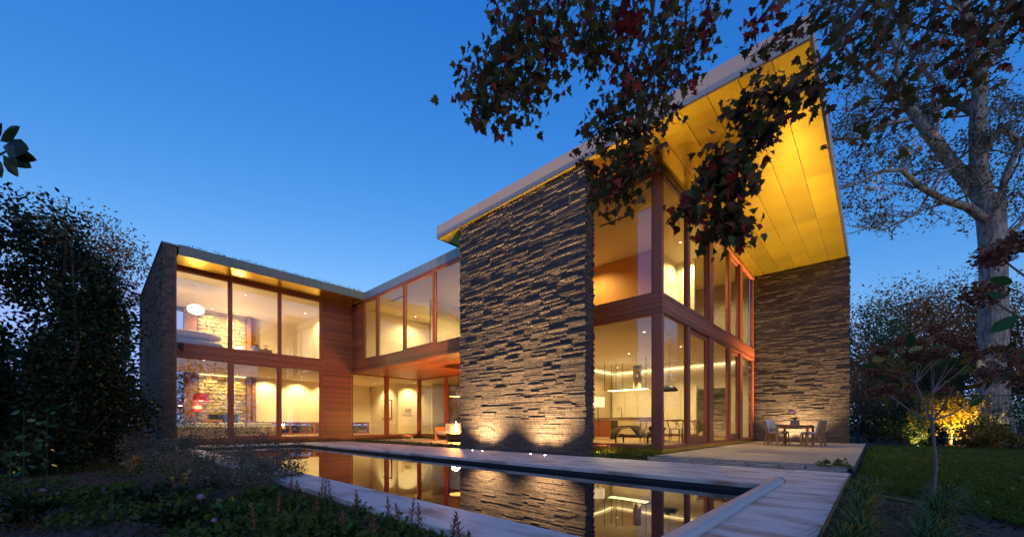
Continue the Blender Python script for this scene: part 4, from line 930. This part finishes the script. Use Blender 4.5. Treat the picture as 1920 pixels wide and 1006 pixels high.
c = atz(1782, 834, -.1); jm = thing('japanese_maple', 'golden japanese maple glowing above a ground spotlight', 'tree', (c.x, c.y, GZ), world=True)
mb = MB().tube([(c.x, c.y, GZ), (c.x + .02, c.y, .5), (c.x - .03, c.y, 1.3)], [.06, .05, .03], 8, cap=False); pts, cc = cloud((c.x + .05, c.y + .2, 1.25), (1.2, 1.1, .95), 5200, 46, .17, .45); twigs(mb, (c.x, c.y, .55), cc[:30], .022); mb.build('trunk', M['stem'], jm)
flat = pts.copy(); leaves('crown', flat, .11, LM['japan'], jm)
uplight(c.x + .35, c.y - .75, GZ + .01, (c.x + .1, c.y + .1, 1.4), 190, 130, 'ground spotlight under the golden maple', 'garden spotlights', (1, .74, .2))
c2 = atz(1700, 836, -.1); shrub('lit_shrub', 'small lit lime shrub between hedge and golden maple', (c2.x + .25, c2.y - .2, .55), (.4, .35, .6), 800, LM['lime'], .1)
uplight(c2.x + .3, c2.y - .7, GZ + .01, (c2.x + .25, c2.y, .9), 12, 90, 'ground spotlight under the small lime shrub', 'garden spotlights', (1, .76, .35))
for i, (u, v, r_, h_, mm, lab) in enumerate(((1842, 838, .7, .6, 'lime', 'lime green shrub right of the golden maple'), (1820, 838, .5, .45, 'yellow', 'low yellowing shrub under the golden maple'), (1905, 842, .9, .95, 'laurel', 'rounded green shrub at the right picture edge'), (1872, 842, .5, .4, 'yellow', 'dry low shrub before the oak trunk'), (1745, 836, .45, .5, 'hedge', 'small dark shrub left of the golden maple'))):
    c3 = atz(u, v, -.1); shrub('garden_shrub', lab, (c3.x, c3.y, h_ * .75), (r_, r_ * .8, h_), 1500, LM[mm], .1, group='shrubs along the fence')
# fence
fn = thing('garden_fence', 'black metal fence with a thin top rail behind the shrubs', 'fence', (4, 25, GZ), world=True)
fa, fb = Vector((-.6, 24.6, 0)), Vector((9.5, 27.0, 0))
for z in (.25, 2.02): MB().bar(fa + Vector((0, 0, z)), fb + Vector((0, 0, z)), .04, .04).build('rail', M['dark'], fn)
for i in range(6):
    p0 = fa.lerp(fb, i / 5); MB().bar(p0 + Vector((0, 0, GZ)), p0 + Vector((0, 0, 2.08)), .07, .07).build('post', M['dark'], fn)
for i in range(90):
    p0 = fa.lerp(fb, (i + .5) / 90); MB().bar(p0 + Vector((0, 0, .2)), p0 + Vector((0, 0, 2.0)), .012, .012).build('picket', M['dark'], fn)
# --- hydrangea standard near the lens
hc = Vector((.47, 6.5, GZ)); hy = thing('hydrangea_tree', 'slender hydrangea standard with dried brown flower heads on the lawn', 'tree', hc, world=True)
mb = MB().tube([hc, hc + Vector((.03, 0, .45)), hc + Vector((.0, .02, .98))], [.022, .018, .016], 9, cap=False); top = hc + Vector((0, .02, .96))
def P4(u, v, d=0): return at(u, v, 5.05 + d)
heads = [(1640, 735), (1652, 660), (1690, 640), (1712, 665), (1740, 670), (1775, 634), (1796, 646), (1760, 662), (1770, 735), (1700, 740), (1665, 730), (1830, 665), (1848, 700), (1870, 655), (1722, 645), (1680, 705), (1782, 700), (1640, 700), (1865, 705), (1815, 650), (1900, 665), (1752, 615)]
forks = [top + Vector(q) for q in ((-.34, -.02, .30), (-.12, .12, .45), (.16, -.1, .38), (.38, .1, .28), (.02, .2, .34))]
for f_ in forks: mb.tube([top, top.lerp(f_, .4) + Vector((0, 0, -.04)), f_], [.011, .009, .007], 7, cap=False)
HB = []; BL = []
for i, (u, v) in enumerate(heads):
    p0 = P4(u, v, random.uniform(-.45, .5)); s0 = min(forks, key=lambda q: (q - p0).length); mid = s0.lerp(p0, .5) + Vector((random.uniform(-.05, .05), 0, random.uniform(-.06, .02)))
    mb.tube([s0, mid, p0], [.006, .004, .002], 6, cap=False); HB.append(p0)
    for q in range(3): BL.append(mid.lerp(p0, random.uniform(.2, .95)) + Vector((random.gauss(0, .06), random.gauss(0, .06), random.gauss(-.04, .04))))
mb.build('trunk', mat('hydrangea_bark', (.13, .10, .085), .8, bump=.4, bscale=50), hy, smooth=True)
for p0 in HB:
    n = 420; d = rng.normal(size=(n, 3)); d /= np.linalg.norm(d, axis=1, keepdims=True); s_ = random.uniform(.8, 1.15); leaves('flower_head', np.array(p0) + d * np.array((.125, .125, .085)) * s_ * rng.uniform(.35, 1, (n, 1)), .032, LM['brownhead'], hy, kind='stuff')
m_ = [LM['yellow'], LM['laurel'], LM['fern']]
for i, p0 in enumerate(BL): leaves('leaf', [tuple(p0)], .16, m_[i % 3], hy, OVAL, up=-.2, kind=None)
hn = thing('hydrangea_spray', 'dried hydrangea heads leaning in close at the right picture edge', 'plant', (1.95, 1.9, GZ), world=True); mb = MB()
for (u, v, D, s) in ((1868, 478, 2.3, .11), (1842, 552, 2.4, .12), (1915, 690, 2.0, .15), (1905, 455, 2.4, .09)):
    p0 = at(u, v, D); n = 420; d = rng.normal(size=(n, 3)); d /= np.linalg.norm(d, axis=1, keepdims=True)
    leaves('flower_head', np.array(p0) + d * np.array((1, 1, .7)) * s * rng.uniform(.35, 1, (n, 1)), .03, LM['brownhead'], hn, kind='stuff'); mb.tube([(1.95 + random.uniform(-.1, .1), 1.9, GZ), at(1990, v + 90, D), p0], [.012, .008, .004], 6)
mb.build('stems', M['stem'], hn)
for (u, v) in ((1885, 560), (1905, 590), (1900, 530), (1895, 640)): leaves('leaf', [tuple(at(u, v, 2.2))], .13, LM['laurel'], hn, OVAL, kind=None)

# --- left side: evergreen, branch, autumn tree, understorey
c = at(40, 640, 7.2); shrub('evergreen_shrub', 'huge dark glossy evergreen shrub at the left picture edge', (c.x, c.y, 2.3), (1.6, 1.6, 2.75), 34000, LM['ever'], .085, clumps=260, shell=.3, tight=.095, shape=OVAL)
for u_, h_, lab_ in ((-60, 2.6, 'dark backing shrub furthest left behind the glossy evergreen'), (60, 2.3, 'dark backing shrub in the middle behind the glossy evergreen'), (140, 1.7, 'dark backing shrub nearest the house behind the glossy evergreen')):
    c = at(u_, 700, 10.5); shrub('backing_shrub', lab_, (c.x, c.y, h_ * .55), (1.5, 1.5, h_ * .75), 9000, LM['hedge'], .12, clumps=110, shell=.1, tight=.22, group='backing shrubs')
c = at(150, 710, 8.5); shrub('evergreen_shrub', 'tall dark evergreen shrub between the glossy shrub and the left brick wall', (c.x, c.y, 1.5), (.75, .75, 1.8), 11000, LM['ever'], .085, clumps=110, shell=.3, tight=.13, shape=OVAL)
tree('autumn_tree', 'small rust leaved tree rising behind the left evergreen', 165, 490, 17, 1.7, 2.0, 8000, LM['rust'], .13, None, .12, 70)
tree('green_tree', 'slender dark tree between evergreen and left brick wall', 205, 640, 15, .55, 2.5, 3400, LM['laurel'], .15, None, .1, 50)
c = at(226, 800, 12); shrub('orange_shrub', 'orange leaved shrub at the foot of the left brick wall', (c.x, c.y, .8), (.5, .5, 1.0), 1300, LM['rust'], .11)
lb = thing('laurel_branch', 'dark branch of large pointed leaves at the upper left picture edge', 'branch', at(-140, 860, 1.7), world=True); lb.location.z = GZ
stem = [at(-140, 900, 1.7), at(-130, 600, 1.7), at(-80, 380, 1.7), at(-20, 300, 1.7), at(15, 282, 1.7)]; MB().tube([Vector((stem[0].x, stem[0].y, GZ))] + stem[1:], [.02, .016, .011, .006, .003], 7).build('stem', M['bark_dark'], lb)
for (u, v, du, dv) in ((0, 265, 38, -28), (5, 275, 50, 5), (12, 285, 48, 30), (5, 290, 30, 42), (-5, 295, 8, 40), (-8, 262, 12, -32), (15, 283, 55, 18), (-20, 300, -5, 35)):
    a = at(u, v, 1.7); b_ = at(u + du, v + dv, 1.7 + random.uniform(-.06, .06)); d = b_ - a; s = d.cross(FW).normalized() * d.length * .2; m = MB()
    q = [a, a + d*.3 + s*.9, a + d*.6 + s, a + d*.85 + s*.5, b_, a + d*.85 - s*.5, a + d*.6 - s, a + d*.3 - s*.9]; k0 = Vector((0, 0, .012)); ctr = [a + d*.3 - FW*.012, a + d*.6 - FW*.015]
    m.add(q + ctr, [(0, 1, 8), (1, 2, 9, 8), (2, 3, 9), (3, 4, 9), (4, 5, 9), (5, 6, 9), (6, 7, 8, 9), (7, 0, 8)]).build('leaf', LM['ever'], lb)

# --- foreground bed on the left
def clump(label, u, v, r_, h_, n, m, size, name='perennial', group='bed perennials', shape=DIAMOND, up=.6):
    c = atz(u, v, GZ) if v > 830 else at(u, v, 9); return shrub(name, label, (c.x, c.y, GZ + h_ * .55), (r_, r_, h_ * .55), n, m, size, 'plant', group, 14, .3, 'stem', up, shape)
places = ['before the left brick wall', 'left of the living room window', 'under the living room sofa', 'left of the pool corner', 'at the pool corner', 'right over the pool corner', 'midway along the bed', 'behind the lilac flowers', 'nearest the left evergreen', 'before the near coping end']
for i, (u, v, r_, h_) in enumerate(((285, 862, .5, .62), (340, 868, .5, .62), (395, 872, .5, .60), (450, 880, .45, .55), (490, 895, .4, .48), (530, 905, .30, .42), (330, 900, .4, .42), (410, 912, .4, .4), (250, 880, .4, .4), (470, 930, .3, .3))):
    clump('feathery grey green perennial ' + places[i], u, v, r_ * 1.1, h_ * 1.55, 2000, LM['blue'], .036)
fl = [(42, 932), (80, 918), (195, 918), (376, 930), (390, 893), (402, 952), (402, 974), (108, 925)]
fn_ = ['leftmost of all', 'second from the left', 'alone left of the bed middle', 'largest, right of the bed middle', 'highest, below the perennials', 'upper of the close pair', 'lower of the close pair', 'smallest, pinkish']
for i, (u, v) in enumerate(fl):
    p0 = atz(u, v + 22, GZ); D = (p0 - CAM).dot(FW); head = at(u, v, D * .985)
    t = thing('lilac_flower', 'pale lilac daisy flower in the dark bed, ' + fn_[i], 'flower', (p0.x, p0.y, GZ), group='lilac flowers', world=True)
    MB().tube([(p0.x, p0.y, GZ), (p0.lerp(head, .5)) + Vector((.01, 0, 0)), head], .004, 5).build('stem', M['stem'], t)
    rr = (.030, .028, .026, .038, .032, .034, .027, .018)[i]; n = 16; toC = (CAM - head).normalized(); toC = (toC + Vector((0, 0, .8))).normalized(); a1 = toC.orthogonal().normalized(); a2 = toC.cross(a1)
    for ring, (rl, lift) in enumerate(((1, .0), (.7, .012))):
        m = MB()
        for q in range(n):
            a = 6.283 * (q + ring * .5) / n; d = a1 * math.cos(a) + a2 * math.sin(a); s = toC.cross(d) * rr * .17; m.add([head, head + d*rr*rl*.6 + s + toC*lift, head + d*rr*rl + toC*lift*.6, head + d*rr*rl*.6 - s + toC*lift], [(0, 1, 2, 3)])
        m.build('petals', LM['petal'], t)
    MB().lathe([(.001, -.004), (.009, 0), (.001, .006)], c=head + toC * .012, n=8).build('flower_centre', M['orangefab'], t)
    pts = np.array([tuple(p0)]) + rng.normal(size=(70, 3)) * (.07, .07, .04) + (0, 0, .07); leaves('foliage', pts, .05, LM['ever'], t, OVAL)
# wiry stems with yellow leaves
for i, (u, v, hh, lab) in enumerate(((215, 870, .75, 'tall wiry plant with yellowing leaves before the left evergreen'), (240, 892, .45, 'wiry plant with dry yellow stems in the bed'), (335, 930, .34, 'short plant with large yellow leaves among the lilac flowers'))):
    p0 = atz(u, v, GZ); t = thing('wiry_plant', lab, 'plant', (p0.x, p0.y, GZ), group='wiry yellow plants', world=True)
    for q in range(5):
        a = random.uniform(0, 6.28); e = p0 + Vector((math.cos(a) * hh * .3, math.sin(a) * hh * .3, hh * random.uniform(.7, 1.05))); MB().tube([p0, p0.lerp(e, .5) + Vector((.02, .01, .02)), e], [.005, .004, .002], 5).build('stem', M['stem'], t)
        for k in range(4): leaves('leaf', [tuple(p0.lerp(e, random.uniform(.55, 1)))], .085, LM['yellow'], t, OVAL, kind=None)
# astilbe spikes along the near coping
ASP = [(545, 905), (556, 912), (600, 924), (608, 922), (620, 930), (668, 945), (672, 943), (730, 962), (756, 966), (786, 968), (800, 975), (846, 1000), (870, 1004), (640, 985), (590, 960), (520, 960), (700, 1000), (480, 985)]
ASP.sort(); AW = 'first second third fourth fifth sixth seventh eighth ninth tenth eleventh twelfth thirteenth fourteenth fifteenth sixteenth seventeenth eighteenth'.split()
for i, (u, v) in enumerate(ASP):
    p0 = atz(u, v + 26, GZ); p0.y = min(p0.y, 1.84); hh = random.uniform(.22, .34); t = thing('astilbe', 'dry astilbe spike before the near pool coping, %s along from the pool corner' % AW[i], 'plant', (p0.x, p0.y, GZ), group='astilbe spikes', world=True)
    lean = Vector((random.uniform(-.05, .05), random.uniform(-.04, .04), hh)); MB().tube([p0, p0 + lean], [.004, .002], 5).build('stem', M['stem'], t); m = MB()
    for k in range(16):
        f_ = .35 + .65 * k / 16; b0 = p0 + lean * f_; a = k * 2.4; l = .045 * (1.1 - f_) + .008; m.tube([b0, b0 + Vector((math.cos(a) * l, math.sin(a) * l, l * 1.1))], [.006, .002], 4, cap=False)
    m.build('plume', LM['brownhead'], t); pts = np.array([tuple(p0)]) + rng.normal(size=(40, 3)) * (.08, .06, .03) + (0, 0, .05); leaves('foliage', pts, .055, LM['fern'], t)
# leafy clumps of the near bed
cw = ['under the first astilbe spikes', 'just right of the lilac pair', 'below the pool corner perennials', 'in the bottom middle of the bed', 'at the bottom edge, left of the astilbes', 'nearest the bottom left corner', 'between the lilac flowers and the evergreen', 'under the near coping, halfway', 'under the near coping, lower end', 'left of the largest lilac flower']
for i, (u, v, r_, h_, mm) in enumerate(((545, 960, .2, .14, 'fern'), (450, 985, .2, .17, 'lime'), (480, 950, .24, .17, 'fern'), (330, 990, .22, .18, 'ever'), (560, 1000, .18, .14, 'fern'), (60, 985, .26, .24, 'ever'), (190, 950, .3, .24, 'fern'), (640, 1010, .14, .10, 'lime'), (700, 1030, .14, .10, 'fern'), (290, 945, .26, .2, 'ever'))):
    clump('low leafy clump ' + cw[i], u, v, r_, h_, 420, LM[mm if mm != 'lime' else 'laurel'], .07, 'leafy_clump', 'low leafy clumps', OVAL, .5)
for i, (u, v, D) in enumerate(((45, 770, 4.2), (88, 760, 4.6), (20, 840, 3.6))):
    top_ = at(u, v, D); t = thing('laurel_sprig', 'bright leaved sprig before the glossy evergreen, ' + ['middle one', 'rightmost one', 'lowest one'][i], 'plant', (top_.x, top_.y, GZ), group='bright laurel sprigs', world=True)
    MB().tube([(top_.x, top_.y, GZ), (top_.x + .03, top_.y, top_.z * .5), top_], [.006, .004, .002], 6).build('stem', M['bark_dark'], t)
    for k in range(22): leaves('leaf', [tuple(Vector((top_.x, top_.y, GZ)).lerp(top_, .35 + .65 * k / 21) + Vector((random.gauss(0, .05), random.gauss(0, .05), 0)))], .085, LM['laurel'], t, OVAL, up=.4, kind=None)
# ground cover and leaf litter
def scatter(n, f):
    out = []
    while len(out) < n:
        q = f()
        if q is not None: out.append(q)
    return np.array(out)
def bedpt():
    D = random.uniform(1.2, 9) ; u = random.uniform(-200, 1150); q = at(u, 800, D)
    if q.y > 1.80 or q.x > -.1 or (q.x < -18): return None
    return (q.x, q.y, GZ + random.random() * .03)
tag(leaves('leaf_litter', scatter(16000, bedpt), .035, leafmat('litter', [(.03, .02, .015), (.06, .04, .03), (.09, .065, .05), (.05, .035, .03)], .6), None), kind='stuff')
def covpt():
    q = bedpt()
    if q is None: return None
    s = math.sin(q[0] * 2.1 + 1) * math.sin(q[1] * 2.7 + q[0]) 
    return (q[0], q[1], GZ + .02 + random.random() * .08) if s > .12 or (q[1] > .7 and q[0] > -4.5 and random.random() < .6) else None
tag(leaves('ground_cover', scatter(11000, covpt), .06, LM['fern'], None, up=.3), kind='stuff')
# planting strips of the house
def strip_pts(x0, x1, y0, y1, n, h): return np.stack([rng.uniform(x0, x1, n), rng.uniform(y0, y1, n), GZ + .03 + rng.random(n) ** 2 * h], 1)
tag(leaves('court_planting', np.concatenate([strip_pts(-19.7, -10.5, 8.66, 9.7, 5200, .16), strip_pts(-19.7, -18.9, 9.2, 13.1, 2000, .2), strip_pts(-19.1, -10.6, 12.95, 13.25, 1200, .2), strip_pts(-19.75, -19.25, 2.2, 8.6, 3200, .22)]), .055, LM['fern'], None, up=.4), kind='stuff')
tag(leaves('window_planting', np.concatenate([strip_pts(-8.2, -4.1, 8.70, 10.05, 3600, .13), strip_pts(-4.1, -3.5, 8.72, 9.9, 500, .08), strip_pts(-3.6, -.4, 8.73, 9.44, 500, .03)]), .05, LM['fern'], None, up=.4), kind='stuff')
for i, (x, y) in enumerate(((-5.35, 9.55), (-5.0, 9.6), (-4.45, 9.5), (-4.25, 9.75))): shrub('leafy_sprig', 'small green sprig in the strip under the corner window, ' + ['first from the brick wall', 'second from the brick wall', 'third from the brick wall', 'nearest the corner'][i], (x, y, .08), (.12, .12, .2), 90, LM['lime'], .06, 'plant', 'sprigs under the corner window', 6, up=.6)
for i, (u, v) in enumerate(((1546, 878), (1568, 877), (1584, 879))):
    c = atz(u, v, 0); shrub('deck_plant', 'small leafy plant in the paver strip, ' + ['left of three', 'middle of three', 'right of three'][i], (c.x, c.y, .07), (.09, .09, .09), 120, LM['lime'], .055, 'plant', 'plants in the paver strip', 6, up=.5)
n = 1500; tag(leaves('roof_planting', np.concatenate([np.stack([rng.uniform(-18.7, -18.45, n), 2.3 + (rng.random(n) * 6.8), 7.28 + rng.random(n) ** 3 * .16], 1)]), .05, LM['blue'], None, up=.8), kind='stuff')
# lawn and strap leaved clumps on the right
def blades(name, B, h, m, parent=None, lean=.5, wd=.004, kind='stuff'):
    n = len(B); a = rng.uniform(0, 6.28, n); hh = h * rng.uniform(.6, 1.2, n); d = np.stack([np.cos(a), np.sin(a), np.zeros(n)], 1); s = np.stack([-np.sin(a), np.cos(a), np.zeros(n)], 1) * wd; ln = (lean * rng.uniform(.3, 1.2, n))[:, None]
    z = np.array([0, 0, 1.]); m1 = B + z * (hh * .65)[:, None] + d * ln * (hh * .35)[:, None]; tp = B + z * (hh * (1 - .35 * ln[:, 0]))[:, None] + d * ln * (hh)[:, None]
    V = np.stack([B - s, B + s, m1 + s * .8, tp, m1 - s * .8], 1).reshape(-1, 3); return np_mesh(name, V, np.arange(n * 5).reshape(n, 5), m, parent, kind=kind)
def straps(name, n, r0, h, ln, wd, m, parent):
    a = rng.uniform(0, 6.28, n); d = np.stack([np.cos(a), np.sin(a), 0 * a], 1); sd = np.stack([-np.sin(a), np.cos(a), 0 * a], 1)
    B = d * rng.uniform(0, r0, (n, 1)); hh = h * rng.uniform(.6, 1.15, (n, 1)); ll = ln * rng.uniform(.4, 1.2, (n, 1)); V = []
    for t_, w_ in ((0, .8), (.35, 1), (.7, .75), (1, .08)):
        c_ = B + d * ll * t_ ** 1.3 + np.array([0, 0, 1.]) * hh * (1 - (1 - 1.45 * t_) ** 2 * 1.0) ; V += [c_ - sd * wd * w_, c_ + sd * wd * w_]
    V = np.stack(V, 1); V[:, :, 2] = np.maximum(V[:, :, 2], .0); F = []
    base = np.arange(n)[:, None] * 8
    for q in range(3): F.append(base + np.array([[2*q, 2*q+1, 2*q+3, 2*q+2]]))
    return np_mesh(name, V.reshape(-1, 3), np.concatenate(F), m, parent)
def lawnpt(n):
    y = 5.2 + (rng.random(n) ** 1.7) * 18; x = -.22 + rng.random(n) * (1.0 + y * .5); k = (y > 6.9 - np.minimum(x, 1.2) * 1.1 + .25 * np.sin(x * 5)) & (y > 5.3)
    return np.stack([x, y, np.full(n, -.076)], 1)[k]
tag(blades('lawn_grass', lawnpt(110000), .055, LM['grass'], None, .7, .0035), kind='stuff')
n = 140; lx = np.stack([rng.uniform(-.1, 7, n), rng.uniform(6.5, 20, n), np.full(n, -.03)], 1); tag(leaves('fallen_leaves', lx, .07, LM['rust'], None, MAPLE), kind='stuff')
k = 0
words = ['first', 'second', 'third', 'fourth', 'fifth', 'sixth', 'seventh', 'eighth', 'ninth', 'tenth', 'eleventh', 'twelfth', 'thirteenth', 'fourteenth', 'fifteenth', 'sixteenth']
for i in range(22):
    row = i % 2; y = 3.55 + (i // 2) * .36 + random.uniform(-.08, .08); x = (-.12 if row == 0 else .22 + .02 * i) + random.uniform(-.06, .08)
    t = thing('lily_turf', 'strap leaved grass clump beside the deck edge, %s from the front in the %s row' % (words[i // 2], 'inner' if row == 0 else 'outer'), 'grass clump', (x, y, GZ), group='strap leaved clumps')
    straps('blades', 75, .06, .20, .26, .0045, LM['strap'], t)
def rbed():
    y = random.uniform(1.2, 6.2); x = random.uniform(-.25, 3.2); return (x, y, GZ + random.random() * .02)
tag(leaves('bark_mulch', scatter(5000, rbed), .04, leafmat('bark_chip', [(.03, .02, .018), (.05, .035, .03), (.075, .055, .045)], .8), None), kind='stuff')
